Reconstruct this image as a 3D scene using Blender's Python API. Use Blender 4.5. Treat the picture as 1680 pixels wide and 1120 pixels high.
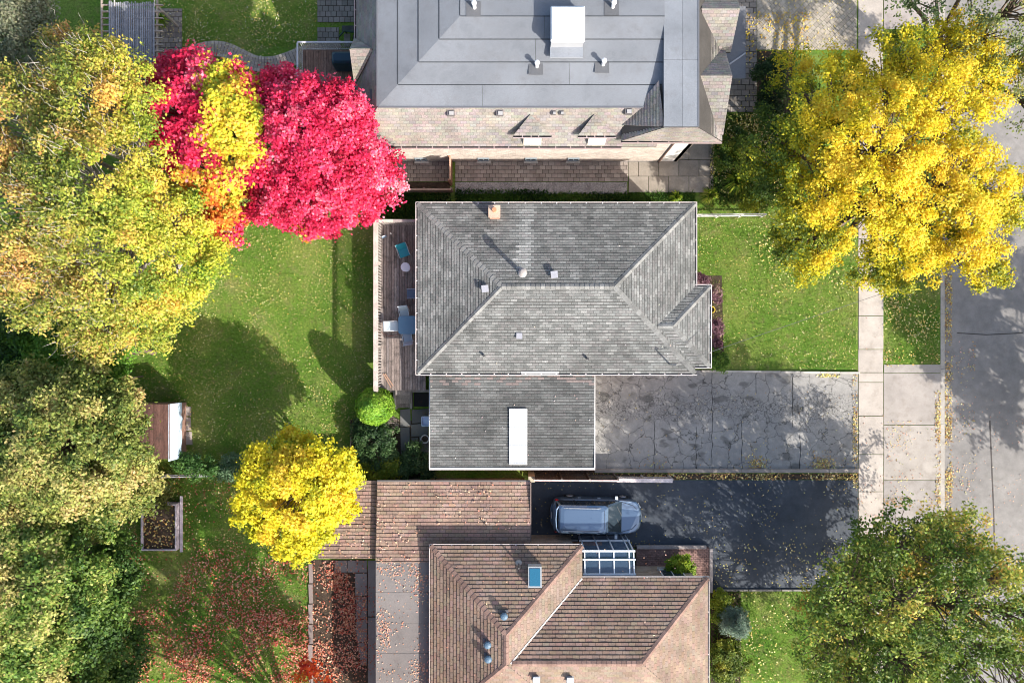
import bpy, math, random
import numpy as np
from mathutils import Vector, Matrix, noise
for o in list(bpy.data.objects): bpy.data.objects.remove(o, do_unlink=True)
SC = bpy.context.scene
random.seed(7); RNG = np.random.default_rng(7)
R = math.radians

# ------------------------------------------------------------------ camera, sky, sun, exposure
CAM_Z, FPX = 38.0, 1140.0
cam = bpy.data.objects.new('camera', bpy.data.cameras.new('camera'))
SC.collection.objects.link(cam)
cam.location = (0, 0, CAM_Z); cam.rotation_euler = (0, 0, 0)
cam.data.sensor_width = 36; cam.data.lens = 36 * FPX / 1680
cam.data.clip_end = 2000; SC.camera = cam
world = bpy.data.worlds.new('World'); SC.world = world; world.use_nodes = True
wn = world.node_tree
sky = wn.nodes.new('ShaderNodeTexSky'); sky.sky_type = 'NISHITA'; sky.sun_disc = False
sky.sun_elevation = R(32.7); sky.sun_rotation = R(135); sky.dust_density = 2.5; sky.ozone_density = .5
wn.links.new(sky.outputs[0], wn.nodes['Background'].inputs[0])
wn.nodes['Background'].inputs[1].default_value = 0.15
sun = bpy.data.objects.new('sun', bpy.data.lights.new('sun', 'SUN'))
SC.collection.objects.link(sun)
sun.data.energy = 4.2; sun.data.angle = R(0.5); sun.data.color = (1, .945, .87)
sun.rotation_euler = Vector((-1.1, 1.1, -1)).to_track_quat('-Z', 'Y').to_euler()
sun.location = (60, -60, 60)
SC.view_settings.view_transform = 'Standard'; SC.view_settings.look = 'None'
SC.view_settings.exposure = 0.90; SC.view_settings.gamma = 1.0
SC.view_settings.use_curve_mapping = False
SC.cycles.filter_width = 1.0

def W(px, py, z=0.0):
    """photo pixel of a point known to stand at height z -> its place on the site"""
    k = (CAM_Z - z) / FPX
    return Vector(((px - 840) * k, (560 - py) * k, z))

def lin(r, g, b):
    f = lambda c: (c/255/12.92) if c/255 <= .04045 else ((c/255+.055)/1.055)**2.4
    return (f(r), f(g), f(b))

# ------------------------------------------------------------------ materials
MATS = {}
class NT:
    def __init__(s, name):
        s.m = bpy.data.materials.new(name); s.m.use_nodes = True; s.t = s.m.node_tree
        s.b = s.t.nodes['Principled BSDF']
    def n(s, kind, **kw):
        x = s.t.nodes.new(kind)
        for k, v in kw.items():
            if k in x.inputs: x.inputs[k].default_value = v
            else: setattr(x, k, v)
        return x
    def l(s, a, b): s.t.links.new(a, b)
    def pos(s):
        if not hasattr(s, '_p'): s._p = s.n('ShaderNodeNewGeometry').outputs['Position']
        return s._p
    def noise(s, scale, detail=4, rough=.6, vec=None, sx=None):
        x = s.n('ShaderNodeTexNoise'); x.inputs['Scale'].default_value = scale
        x.inputs['Detail'].default_value = detail; x.inputs['Roughness'].default_value = rough
        v = vec or s.pos()
        if sx:
            mp = s.n('ShaderNodeMapping'); mp.inputs['Scale'].default_value = sx; s.l(v, mp.inputs[0]); v = mp.outputs[0]
        s.l(v, x.inputs['Vector']); return x.outputs['Fac']
    def ramp(s, fac, stops):
        x = s.n('ShaderNodeValToRGB'); cr = x.color_ramp
        while len(cr.elements) < len(stops): cr.elements.new(.5)
        for e, (p, c) in zip(cr.elements, stops):
            e.position = p; e.color = (*c, 1) if not isinstance(c, (int, float)) else (c, c, c, 1)
        s.l(fac, x.inputs[0]); return x.outputs[0]
    def mix(s, fac, a, b, mode='MIX'):
        x = s.n('ShaderNodeMix', data_type='RGBA', blend_type=mode)
        for sock, v in ((x.inputs[0], fac), (x.inputs[6], a), (x.inputs[7], b)):
            if hasattr(v, 'links'): s.l(v, sock)
            elif isinstance(v, (int, float)): sock.default_value = v if sock == x.inputs[0] else (v, v, v, 1)
            else: sock.default_value = (*v, 1)
        return x.outputs[2]
    def math(s, op, a, b=0.0, clamp=False):
        x = s.n('ShaderNodeMath', operation=op, use_clamp=clamp)
        for sock, v in ((x.inputs[0], a), (x.inputs[1], b)):
            if hasattr(v, 'links'): s.l(v, sock)
            else: sock.default_value = v
        return x.outputs[0]
    def bump(s, h, dist=.01, strength=1.0):
        x = s.n('ShaderNodeBump'); x.inputs['Distance'].default_value = dist; x.inputs['Strength'].default_value = strength
        s.l(h, x.inputs['Height']); s.l(x.outputs[0], s.b.inputs['Normal'])

def mat(name, col=(.5, .5, .5), tint=False, var=.25, scale=1.5, fine=25, fvar=.25, rough=.8, bump=0.0, spec=.3, metal=0, stretch=None, dirt=None):
    if name in MATS: return MATS[name]
    t = NT(name)
    if tint: base = t.n('ShaderNodeAttribute', attribute_name='tint').outputs['Color']
    else:
        base = t.n('ShaderNodeRGB'); base.outputs[0].default_value = (*col, 1); base = base.outputs[0]
    a = t.ramp(t.noise(scale, 5, .65, sx=stretch), [(.3, 1-var), (.7, 1+var)])
    f = t.ramp(t.noise(fine, 3, .7, sx=stretch), [(.3, 1-fvar), (.7, 1+fvar)])
    c = t.mix(1.0, t.mix(1.0, base, a, 'MULTIPLY'), f, 'MULTIPLY')
    if dirt:
        c = t.mix(t.ramp(t.noise(dirt[1], 6, .7), [(.5, 0.0), (.72, dirt[2])]), c, dirt[0])
    t.l(c, t.b.inputs['Base Color'])
    t.b.inputs['Roughness'].default_value = rough
    t.b.inputs['Specular IOR Level'].default_value = spec
    t.b.inputs['Metallic'].default_value = metal
    if bump: t.bump(t.noise(fine, 4, .7, sx=stretch), bump)
    MATS[name] = t.m; return t.m

def leafmat(name, transl=.35, rough=.55):
    t = NT(name); a = t.n('ShaderNodeAttribute', attribute_name='tint').outputs['Color']
    t.l(a, t.b.inputs['Base Color']); t.b.inputs['Roughness'].default_value = rough
    t.b.inputs['Specular IOR Level'].default_value = .35
    tr = t.n('ShaderNodeBsdfTranslucent'); t.l(a, tr.inputs[0])
    mx = t.n('ShaderNodeMixShader'); mx.inputs[0].default_value = transl
    t.l(t.b.outputs[0], mx.inputs[1]); t.l(tr.outputs[0], mx.inputs[2])
    t.l(mx.outputs[0], t.t.nodes['Material Output'].inputs[0]); return t.m

def asphalt(name, dark, light, cracks=0.0, patch=0.0, rough=.85, moss=0.0):
    t = NT(name)
    n1 = t.noise(.35, 6, .6); n2 = t.noise(60, 3, .8); n3 = t.noise(2.2, 6, .7)
    c = t.ramp(n1, [(.3, dark), (.7, light)])
    c = t.mix(1.0, c, t.ramp(n2, [(.25, .62), (.75, 1.4)]), 'MULTIPLY')
    c = t.mix(1.0, c, t.ramp(n3, [(.3, .82), (.7, 1.16)]), 'MULTIPLY')
    if cracks:
        vd = t.n('ShaderNodeTexVoronoi', feature='DISTANCE_TO_EDGE'); vd.inputs['Scale'].default_value = 6.5
        wv = t.n('ShaderNodeVectorMath', operation='ADD')
        nn = t.n('ShaderNodeTexNoise'); nn.inputs['Scale'].default_value = 3; t.l(t.pos(), nn.inputs[0])
        sc = t.n('ShaderNodeVectorMath', operation='SCALE'); sc.inputs['Scale'].default_value = .5
        t.l(nn.outputs['Color'], sc.inputs[0]); t.l(t.pos(), wv.inputs[0]); t.l(sc.outputs[0], wv.inputs[1])
        t.l(wv.outputs[0], vd.inputs['Vector'])
        line = t.ramp(vd.outputs['Distance'], [(.0, 1.0), (.075, 0.0)])
        vb = t.n('ShaderNodeTexVoronoi', feature='DISTANCE_TO_EDGE'); vb.inputs['Scale'].default_value = .85
        t.l(wv.outputs[0], vb.inputs['Vector'])
        big = t.ramp(vb.outputs['Distance'], [(.0, 1.0), (.02, 0.0)])
        # the worn band down the middle of the drive
        xyz = t.n('ShaderNodeSeparateXYZ'); t.l(t.pos(), xyz.inputs[0])
        dy = t.math('ABSOLUTE', t.math('ADD', xyz.outputs['Y'], 3.7))
        band = t.ramp(t.math('ADD', t.math('MULTIPLY', dy, .32), t.math('MULTIPLY', t.noise(.8, 4), .9)), [(.55, 1.0), (.8, 0.0)])
        k = t.math('MAXIMUM', t.math('MULTIPLY', line, band), t.math('MULTIPLY', big, .85))
        c = t.mix(t.math('MULTIPLY', k, cracks), c, (.018, .017, .016))
    if patch:
        pm = t.ramp(t.noise(.75, 3, .5, sx=(1, 1.6, 1)), [(.60, 0.0), (.66, 1.0)])
        c = t.mix(t.math('MULTIPLY', pm, patch), c, (.035, .034, .03))
    if moss:
        c = t.mix(t.ramp(t.noise(1.3, 8, .7), [(.58, 0.0), (.7, moss)]), c, (.12, .11, .06))
    t.l(c, t.b.inputs['Base Color']); t.b.inputs['Roughness'].default_value = rough
    t.b.inputs['Specular IOR Level'].default_value = .3
    t.bump(n2, .006); return t.m

def grassmat(name):
    t = NT(name)
    a = t.ramp(t.noise(.28, 6, .6), [(.28, (.07, .175, .02)), (.5, (.135, .24, .035)), (.72, (.27, .30, .08))])
    b = t.ramp(t.noise(9, 5, .8), [(.28, .42), (.72, 1.5)])
    c = t.mix(1.0, a, b, 'MULTIPLY')
    c = t.mix(t.ramp(t.noise(2.1, 6, .75), [(.5, 0.0), (.7, .7)]), c, (.23, .19, .09))
    c = t.mix(t.ramp(t.noise(.45, 5, .6), [(.58, 0.0), (.7, .5)]), c, (.27, .23, .12))
    t.l(c, t.b.inputs['Base Color']); t.b.inputs['Roughness'].default_value = .95
    t.b.inputs['Specular IOR Level'].default_value = .1
    t.bump(t.noise(24, 4, .8), .05); return t.m

MT = dict(
    tint=mat('tinted_mineral', tint=True, var=.18, scale=1.1, fine=30, fvar=.22, rough=.9, bump=.004, spec=.15),
    shingle=mat('asphalt_shingle', tint=True, var=.2, scale=.8, fine=22, fvar=.28, rough=.95, bump=.004, spec=.1),
    wood=mat('weathered_wood', tint=True, var=.3, scale=2, fine=9, fvar=.4, rough=.85, bump=.004, spec=.15, stretch=(9, 1.2, 9), dirt=((.05, .045, .04), 2.5, .75)),
    woodx=mat('weathered_rail_wood', tint=True, var=.25, scale=2, fine=18, fvar=.25, rough=.85, bump=.003, spec=.15),
    paint=mat('painted_metal', tint=True, var=.07, scale=3, fine=30, fvar=.06, rough=.5, spec=.4),
    membrane=mat('roof_membrane', tint=True, var=.2, scale=.55, fine=45, fvar=.22, rough=.8, bump=.003, spec=.2, dirt=((.09, .085, .085), 1.1, .45), stretch=None),
    bark=mat('bark', (.16, .12, .09), var=.35, scale=4, fine=22, fvar=.4, rough=.95, bump=.02, spec=.1),
    palebark=mat('pale_bark', (.36, .33, .29), var=.3, scale=4, fine=18, fvar=.3, rough=.9, bump=.01, spec=.1),
    concrete=mat('concrete', tint=True, var=.14, scale=.9, fine=38, fvar=.2, rough=.9, bump=.004, spec=.15, dirt=((.16, .13, .10), 1.6, .4)),
    metal=mat('galvanised', (.55, .57, .6), var=.12, fvar=.1, rough=.4, metal=.7),
    dark=mat('dark_void', (.02, .02, .022), var=.1, fvar=.1, rough=.7),
    gravel=mat('gravel', (.33, .31, .30), var=.2, scale=2, fine=24, fvar=.75, rough=.95, bump=.03),
    soil=mat('soil', (.07, .05, .035), var=.4, scale=3, fine=20, fvar=.5, rough=1, bump=.04),
    leaf=leafmat('leaf'), blade=leafmat('grass_blade', .3, .7), litter=leafmat('dry_leaf', .1, .8),
    plastic=mat('plastic', tint=True, var=.05, fvar=.04, rough=.45, spec=.4),
    grass=grassmat('lawn_grass'),
    road=asphalt('road_asphalt', (.20, .19, .182), (.28, .265, .25), moss=.22),
    drive=asphalt('worn_asphalt', (.25, .242, .23), (.36, .345, .32), cracks=.92, patch=.5, moss=.4),
    sealed=asphalt('sealed_asphalt', (.030, .040, .056), (.070, .084, .105), rough=.6, moss=.12),
)
def glassmat(name, col, rough=.05):
    t = NT(name); t.b.inputs['Base Color'].default_value = (*col, 1); t.b.inputs['Roughness'].default_value = rough
    t.b.inputs['Specular IOR Level'].default_value = .8; return t.m
MT['glass'] = glassmat('window_glass', (.03, .045, .06))
MT['blueglass'] = glassmat('blue_glass', (.03, .16, .26), .12)
MT['tableglass'] = glassmat('table_glass', (.10, .19, .28), .25)
def clearglass(name, col, alpha):
    t = NT(name); t.b.inputs['Base Color'].default_value = (*col, 1); t.b.inputs['Roughness'].default_value = .04
    t.b.inputs['Alpha'].default_value = alpha; return t.m
MT['clear'] = clearglass('clear_glass', (.12, .2, .3), .38)
def carpaint():
    t = NT('car_paint'); t.b.inputs['Base Color'].default_value = (.13, .20, .30, 1)
    t.b.inputs['Metallic'].default_value = .55; t.b.inputs['Roughness'].default_value = .28
    t.b.inputs['Coat Weight'].default_value = 1; t.b.inputs['Coat Roughness'].default_value = .04; return t.m
MT['car'] = carpaint()

# ------------------------------------------------------------------ builders
WL = {}     # origin of each object on the site (unrotated roots)
def link(o, parent=None, at=(0, 0, 0)):
    SC.collection.objects.link(o); at = Vector(at)
    if parent is not None:
        o.parent = parent; o.location = at - WL.get(parent.name, Vector((0, 0, 0)))
    else: o.location = at
    WL[o.name] = at; return o
def tag(o, label=None, cat=None, group=None, kind=None):
    for k, v in (('label', label), ('category', cat), ('group', group), ('kind', kind)):
        if v: o[k] = v
    return o
def thing(name, label, cat, loc=(0, 0, 0), group=None, kind=None):
    return tag(link(bpy.data.objects.new(name, None), None, loc), label, cat, group, kind)
def struct(name, loc=(0, 0, 0)):
    return tag(link(bpy.data.objects.new(name, None), None, loc), kind='structure')

class MB:
    def __init__(s): s.v, s.f, s.c = [], [], []
    def face(s, pts, col=(.5, .5, .5)):
        k = len(s.v); s.v += [tuple(p) for p in pts]; s.c += [col]*len(pts); s.f.append(tuple(range(k, k+len(pts))))
    def hull(s, bot, top, col=(.5, .5, .5), cap_b=True, smooth=False):
        """two matching rings (counter-clockwise from above) closed into a solid"""
        n = len(bot); k = len(s.v); s.v += [tuple(p) for p in bot] + [tuple(p) for p in top]; s.c += [col]*(2*n)
        for i in range(n): j = (i+1) % n; s.f.append((k+i, k+j, k+n+j, k+n+i))
        s.f.append(tuple(range(k+n, k+2*n)))
        if cap_b: s.f.append(tuple(reversed(range(k, k+n))))
    def box(s, c, d, col=(.5, .5, .5), rz=0.0):
        cx, cy, cz = c; hx, hy, hz = d[0]/2, d[1]/2, d[2]/2; a, b = math.cos(rz), math.sin(rz)
        q = [(cx+a*x-b*y, cy+b*x+a*y) for x, y in ((-hx, -hy), (hx, -hy), (hx, hy), (-hx, hy))]
        s.hull([(x, y, cz-hz) for x, y in q], [(x, y, cz+hz) for x, y in q], col)
    def prism(s, poly, z0, z1, col=(.5, .5, .5)): s.hull([(p[0], p[1], z0) for p in poly], [(p[0], p[1], z1) for p in poly], col)
    def bar(s, a, b, w, h, col=(.5, .5, .5)):
        a, b = Vector(a), Vector(b); d = (b-a).normalized()
        up = Vector((0, 0, 1)) if abs(d.z) < .95 else Vector((0, 1, 0))
        x = d.cross(up).normalized(); y = x.cross(d)
        q = [(-w/2, -h/2), (w/2, -h/2), (w/2, h/2), (-w/2, h/2)]
        s.hull([a+x*i+y*j for i, j in q], [b+x*i+y*j for i, j in q], col)
    def tube(s, pts, rad, n=8, col=(.5, .5, .5), cap=True):
        pts = [Vector(p) for p in pts]
        if isinstance(rad, (int, float)): rad = [rad]*len(pts)
        k = len(s.v); px = None
        for i, p in enumerate(pts):
            d = (pts[min(i+1, len(pts)-1)] - pts[max(i-1, 0)]).normalized()
            if px is None: px = d.orthogonal().normalized()
            px = (px - d*px.dot(d)).normalized(); py = d.cross(px)
            for j in range(n):
                a = 2*math.pi*j/n; s.v.append(tuple(p + (px*math.cos(a)+py*math.sin(a))*rad[i]))
        s.c += [col]*(n*len(pts))
        for i in range(len(pts)-1):
            for j in range(n):
                q = (j+1) % n; s.f.append((k+i*n+j, k+i*n+q, k+(i+1)*n+q, k+(i+1)*n+j))
        if cap:
            s.f.append(tuple(reversed(range(k, k+n)))); m = k+(len(pts)-1)*n; s.f.append(tuple(range(m, m+n)))
    def lathe(s, c, prof, n=20, col=(.5, .5, .5)):
        """prof: (radius, z) from bottom to top"""
        k = len(s.v)
        for r, z in prof:
            for j in range(n): a = 2*math.pi*j/n; s.v.append((c[0]+r*math.cos(a), c[1]+r*math.sin(a), c[2]+z))
        s.c += [col]*(n*len(prof))
        for i in range(len(prof)-1):
            for j in range(n): q = (j+1) % n; s.f.append((k+i*n+j, k+i*n+q, k+(i+1)*n+q, k+(i+1)*n+j))
        s.f.append(tuple(reversed(range(k, k+n)))); m = k+(len(prof)-1)*n; s.f.append(tuple(range(m, m+n)))
    def mesh(s, name, m, at=(0, 0, 0), smooth=False):
        me = bpy.data.meshes.new(name); at = Vector(at)
        me.from_pydata([tuple(Vector(v)-at) for v in s.v], [], s.f); me.materials.append(m)
        a = me.color_attributes.new('tint', 'FLOAT_COLOR', 'POINT')
        arr = np.ones((len(s.v), 4), np.float32); arr[:, :3] = np.array(s.c, np.float32).reshape(-1, 3); a.data.foreach_set('color', arr.ravel())
        if smooth: me.polygons.foreach_set('use_smooth', [True]*len(me.polygons))
        me.update(); return me
    def centre(s):
        a = np.array(s.v); lo, hi = a.min(0), a.max(0); return Vector(((lo[0]+hi[0])/2, (lo[1]+hi[1])/2, lo[2]))
    def build(s, name, m, parent=None, smooth=False, at=None, kind=None):
        at = s.centre() if at is None else at
        o = link(bpy.data.objects.new(name, s.mesh(name, m, at, smooth)), parent, at)
        if kind: o['kind'] = kind
        return o
CACHE = {}
def piece(name, parent, c, size, m, col=(.5, .5, .5), rz=0.0, mtx=None):
    """a box piece that shares its mesh with its alikes"""
    key = (name, tuple(round(x, 3) for x in size), m.name, tuple(round(x, 3) for x in col))
    if key not in CACHE:
        b = MB(); b.box((0, 0, 0), size, col); CACHE[key] = b.mesh(name, m)
    o = link(bpy.data.objects.new(name, CACHE[key]), parent, c); o.rotation_euler = (0, 0, rz)
    if mtx is not None: o.rotation_euler = mtx.to_euler()
    return o
def shade(c, a=.15):
    k = 1 + random.uniform(-a, a); return tuple(x*k for x in c)

def clip(poly, a, b, c):
    """keep the part of a 2D polygon where a*x+b*y<=c"""
    out = []
    for i in range(len(poly)):
        p, q = poly[i], poly[(i+1) % len(poly)]; fp, fq = a*p[0]+b*p[1]-c, a*q[0]+b*q[1]-c
        if fp <= 0: out.append(p)
        if fp*fq < 0:
            t = fp/(fp-fq); out.append((p[0]+t*(q[0]-p[0]), p[1]+t*(q[1]-p[1])))
    return out
def area(p): return abs(sum(p[i][0]*p[(i+1) % len(p)][1]-p[(i+1) % len(p)][0]*p[i][1] for i in range(len(p))))/2
def tiles(mb, poly, u, colf, du=.3, dv=.145, thick=.02, gap=.012, stagger=.5, tilt=.3, lift=0.0, bow=0.0, vgap=None):
    """cover a convex 3D polygon with courses of separate tiles; u runs along a course, v up the slope"""
    vgap = gap if vgap is None else vgap
    P = [Vector(p) for p in poly]; n = (P[1]-P[0]).cross(P[2]-P[1]).normalized()
    if n.z < -1e-4 or (abs(n.z) < 1e-4 and False): n = -n; P.reverse()
    u = Vector(u).normalized(); v = n.cross(u).normalized()
    if v.z < -1e-6: v = -v; u = -u
    o = P[0]; q = [((p-o).dot(u), (p-o).dot(v)) for p in P]
    if sum(q[i][0]*q[(i+1) % len(q)][1]-q[(i+1) % len(q)][0]*q[i][1] for i in range(len(q))) < 0: q.reverse()
    half = []
    for i in range(len(q)):
        a, b = q[i], q[(i+1) % len(q)]; ex, ey = b[0]-a[0], b[1]-a[1]; half.append((ey, -ex, ey*a[0]-ex*a[1]))
    u0, u1 = min(a for a, b in q), max(a for a, b in q); v0, v1 = min(b for a, b in q), max(b for a, b in q)
    nr = int((v1-v0)/dv)+1
    for r in range(nr):
        vb = v0+r*dv; off = (stagger*du*(r % 2)) + (random.random()*du*.2 if stagger not in (0, .5) else 0)
        k = -1
        while True:
            ub = u0-du+off+(k+1)*du; k += 1
            if ub > u1: break
            t = [(ub+vgap/2, vb), (ub+du-vgap/2, vb), (ub+du-vgap/2, vb+dv-gap), (ub+vgap/2, vb+dv-gap)]
            for a, b, c in half:
                t = clip(t, a, b, c)
                if len(t) < 3: break
            if len(t) < 3 or area(t) < du*dv*.04: continue
            cx = sum(p[0] for p in t)/len(t); cy = sum(p[1] for p in t)/len(t)
            c3 = o+u*cx+v*cy; col = colf(c3, r); e = random.uniform(0, .25)*thick
            bot, top = [], []
            for a, b in t:
                w = o+u*a+v*b; bot.append(w+n*lift); top.append(w+n*(lift+e+thick*(1-(1-tilt)*(b-vb)/dv)))
            mb.hull(bot, top, col, cap_b=False)
def slab(mb, poly, th, col):
    """a sheet of thickness th under a 3D polygon"""
    P = [Vector(p) for p in poly]; n = (P[1]-P[0]).cross(P[2]-P[1]).normalized()
    if n.z < 0: P.reverse()
    mb.hull([p-Vector((0, 0, th)) for p in P], P, col)

def np_mesh(name, V, tint, m, tri=False):
    """V: (n,k,3) separate faces of k corners; tint (n,3)"""
    n, k = V.shape[:2]; me = bpy.data.meshes.new(name)
    me.vertices.add(n*k); me.vertices.foreach_set('co', V.reshape(-1).astype(np.float32))
    me.loops.add(n*k); me.loops.foreach_set('vertex_index', np.arange(n*k, dtype=np.int32))
    me.polygons.add(n); me.polygons.foreach_set('loop_start', np.arange(0, n*k, k, dtype=np.int32))
    try: me.polygons.foreach_set('loop_total', np.full(n, k, np.int32))
    except Exception: pass
    me.update(calc_edges=True)
    a = me.color_attributes.new('tint', 'FLOAT_COLOR', 'POINT'); c = np.ones((n*k, 4), np.float32)
    c[:, :3] = np.repeat(np.clip(tint, 0, 1), k, axis=0); a.data.foreach_set('color', c.ravel())
    me.materials.append(m); return me
def unit(a): return a/np.maximum(np.linalg.norm(a, axis=1, keepdims=True), 1e-9)
def leaf_quads(P, N, L, Wd, fold=.25, rng=RNG):
    """folded rhombus leaves at P facing N"""
    n = len(P); r = unit(rng.normal(size=(n, 3))); a = unit(np.cross(N, r)); b = np.cross(N, a)
    L = L[:, None]; Wd = Wd[:, None]; d = N*L*fold
    return np.stack([P-a*L-d, P-b*Wd, P+a*L-d, P+b*Wd], axis=1)
# ------------------------------------------------------------------ ground, road, pavement
g = MB()
KX0, KX1, RX1 = 23.43, 23.66, 32.6
g.face([(-300, -300, 0), (KX0, -300, 0), (KX0, 300, 0), (-300, 300, 0)])
g.face([(RX1+.22, -300, 0), (300, -300, 0), (300, 300, 0), (RX1+.22, 300, 0)])
tag(g.build('ground', MT['grass']), kind='structure')
g = MB(); g.prism([(KX1, -300), (RX1, -300), (RX1, 300), (KX1, 300)], -.4, -.10)
road = tag(g.build('road', MT['road']), kind='structure')
# dark tar seams on the road
b = MB()
pts = [W(1626, 690), W(1629, 760), W(1632, 830), W(1634, 905), W(1636, 1200)]
for i in range(len(pts)-1): b.bar((pts[i].x, pts[i].y, -.099), (pts[i+1].x, pts[i+1].y, -.099), .07, .012, (.10, .09, .085))
pts = [W(1680, 546), W(1620, 549), W(1572, 546)]
for i in range(len(pts)-1): b.bar((pts[i].x, pts[i].y, -.099), (pts[i+1].x, pts[i+1].y, -.099), .05, .012, (.07, .065, .06))
tag(b.build('tar_seam', MT['tint'], road))
kerb = struct('kerb', (KX0, 0, 0))
for side, x in ((0, (KX0+KX1)/2), (1, RX1+.11)):
    for i in range(-9, 10):
        piece('kerb_stone', kerb, (x, i*3.0, -.135), (.225, 2.985, .29), MT['concrete'], (.40, .37, .33))
# sidewalk of single slabs
SWX0, SWX1 = W(1408, 0).x, W(1449, 0).x
walk = struct('sidewalk', ((SWX0+SWX1)/2, 0, 0))
ys = [560-1.4*0]
joints = [-60, 0, 60, 120, 180, 240, 290, 340, 392, 455, 518, 573, 611, 627, 682, 745, 806, 866, 926, 986, 1046, 1106, 1180]
for i in range(len(joints)-1):
    y0, y1 = W(0, joints[i]).y, W(0, joints[i+1]).y
    if abs(y1-y0) < .4: pass
    piece('paving_slab', walk, ((SWX0+SWX1)/2+random.uniform(-.012, .012), (y0+y1)/2, -.03+random.uniform(-.006, .006)), (SWX1-SWX0-.02, y0-y1-.035, .12), MT['concrete'], shade((.47, .42, .37), .07))
for s in (-1, 1):
    tag(piece('paving_slab', walk, ((SWX0+SWX1)/2, s*60+ (0), -.032), (SWX1-SWX0-.02, 80, .12), MT['concrete'], (.47, .42, .37)))
# concrete apron between sidewalk and kerb
apron = struct('driveway_apron', tuple(W(1496, 720)))
def flat(parent, name, px, z, m, col, th=.12):
    q = MB(); P = [W(a, b_) for a, b_ in px]; 
    if area([(p.x, p.y) for p in P]) and sum(P[i].x*P[(i+1) % len(P)].y-P[(i+1) % len(P)].x*P[i].y for i in range(len(P))) < 0: P.reverse()
    q.prism(P, z-th, z, col); return q.build(name, m, parent)
for y0, y1, c in ((598, 611.5, (.36, .33, .30)), (612.5, 696.5, (.37, .335, .305)), (697.5, 787, (.385, .35, .315)), (788, 965, (.33, .305, .285))):
    flat(apron, 'paving_slab', [(1450, y0), (1542.5, y0), (1542.5, y1), (1450, y1)], .028, MT['concrete'], c)
flat(apron, 'paving_slab', [(1450, -80), (1542.5, -80), (1542.5, 48), (1450, 48)], .028, MT['concrete'], (.37, .33, .31))
# the two driveways
drv = tag(flat(None, 'cracked_driveway', [(975, 604), (1407, 612), (1407, 769), (975, 769)], .024, MT['drive'], (1, 1, 1)), kind='structure')
flat(None, 'sealed_driveway', [(866, 787), (1407, 787), (1407, 966), (1168, 966), (1168, 898), (866, 898)], .022, MT['sealed'], (1, 1, 1))['kind'] = 'structure'
jb = MB()
for jx, ja, jb_ in ((1073, 690, 768), (1142, 700, 768), (1168, 612, 768), (1217, 690, 766), (1312, 712, 768), (1300, 612, 700), (1240, 612, 640)):
    q0 = W(jx, ja)
    y = q0.y; xx = q0.x; ye = W(jx, jb_).y
    while y > ye:
        nx = q0.x+.07*noise.noise(Vector((0, y*2.1, jx*.1))); jb.bar((xx, y, .026), (nx, y-.16, .026), .022+.012*random.random(), .006, (.03, .028, .026)); xx = nx; y -= .155
jb.build('tar_joints', MT['tint'], drv, kind='stuff')
con = struct('concrete_edging', tuple(W(1190, 771)))
b0 = W(975, 768); b1 = W(1407, 775)
n = 9
for i in range(n):
    xa = b0.x+(b1.x-b0.x)*i/n; xb = b0.x+(b1.x-b0.x)*(i+1)/n
    piece('kerb_stone', con, ((xa+xb)/2, (b0.y+b1.y)/2, .04), (xb-xa-.015, .2, .2), MT['concrete'], shade((.33, .29, .26)))
for i in range(8):
    xa = W(1150, 0).x+i*1.08; piece('kerb_stone', con, (xa+.54, W(0, 608.5+i*.4).y, .04), (1.06, .10, .16), MT['concrete'], shade((.48, .45, .40)))
# long poured path edging where the sealed drive meets the lawn
for i in range(4): piece('kerb_stone', con, (W(1200+i*54, 0).x, W(0, 967).y, .03), (1.75, .09, .14), MT['concrete'], shade((.26, .24, .22)))

def pavers(name, polys, z, u=(1, 0, 0), du=.3, dv=.2, cols=((.30, .27, .24), (.26, .235, .21), (.34, .30, .27)), stagger=.5, gap=.02, base=(.06, .055, .045), parent=None, thick=.05, rim=None):
    """an area of small separate pavers, too small to lift out one by one from up here"""
    root = parent or struct(name, tuple(W(*polys[0][0])))
    t = MB(); bs = MB()
    for poly in polys:
        P = [W(a, c_) for a, c_ in poly]
        if sum(P[i].x*P[(i+1) % len(P)].y-P[(i+1) % len(P)].x*P[i].y for i in range(len(P))) < 0: P.reverse()
        bs.prism(P, -.1, z-.035, base)
        tiles(t, [(p.x, p.y, z-.036) for p in P], u, lambda c, r: shade(random.choice(cols), .12), du, dv, thick=.036, gap=gap, stagger=stagger, tilt=1.0)
    bs.build('joint_bed', MT['tint'], root); t.build('pavers', MT['concrete'], root, kind='stuff'); return root
# side path along the north house, patio and driveway by its garage
BRN = ((.33, .285, .25), (.29, .25, .22), (.37, .32, .28), (.31, .26, .23))
pavers('side_path', [[(747, 256), (1030, 256), (1030, 298), (747, 298)], [(648, 256), (738, 256), (738, 298), (648, 298)]], .04, du=.34, dv=.22, cols=BRN)
TAN = ((.40, .35, .28), (.43, .38, .31), (.37, .33, .27))
pavers('garage_apron', [[(1031, 232), (1170, 232), (1170, 316), (1031, 316)]], .035, du=1.1, dv=.9, cols=((.34, .30, .25), (.32, .285, .24)), gap=.03)
GRY = ((.25, .225, .20), (.28, .25, .225), (.22, .20, .18))
pavers('front_walk', [[(1185, -30), (1241, -30), (1241, 184), (1185, 184)]], .04, u=(1, 0, 0), du=.42, dv=.30, cols=GRY, gap=.03)
pavers('paved_forecourt', [[(1242, -60), (1405, -60), (1405, 82), (1242, 82)]], .03, u=(1, 1, 0), du=.24, dv=.24, cols=TAN, gap=.012)
pavers('pergola_patio', [[(180, 15), (299, 15), (299, 112), (180, 112)]], .04, u=(1, 0, 0), du=.28, dv=.28, cols=((.22, .19, .165), (.25, .215, .185), (.20, .17, .15)), gap=.03)
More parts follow.
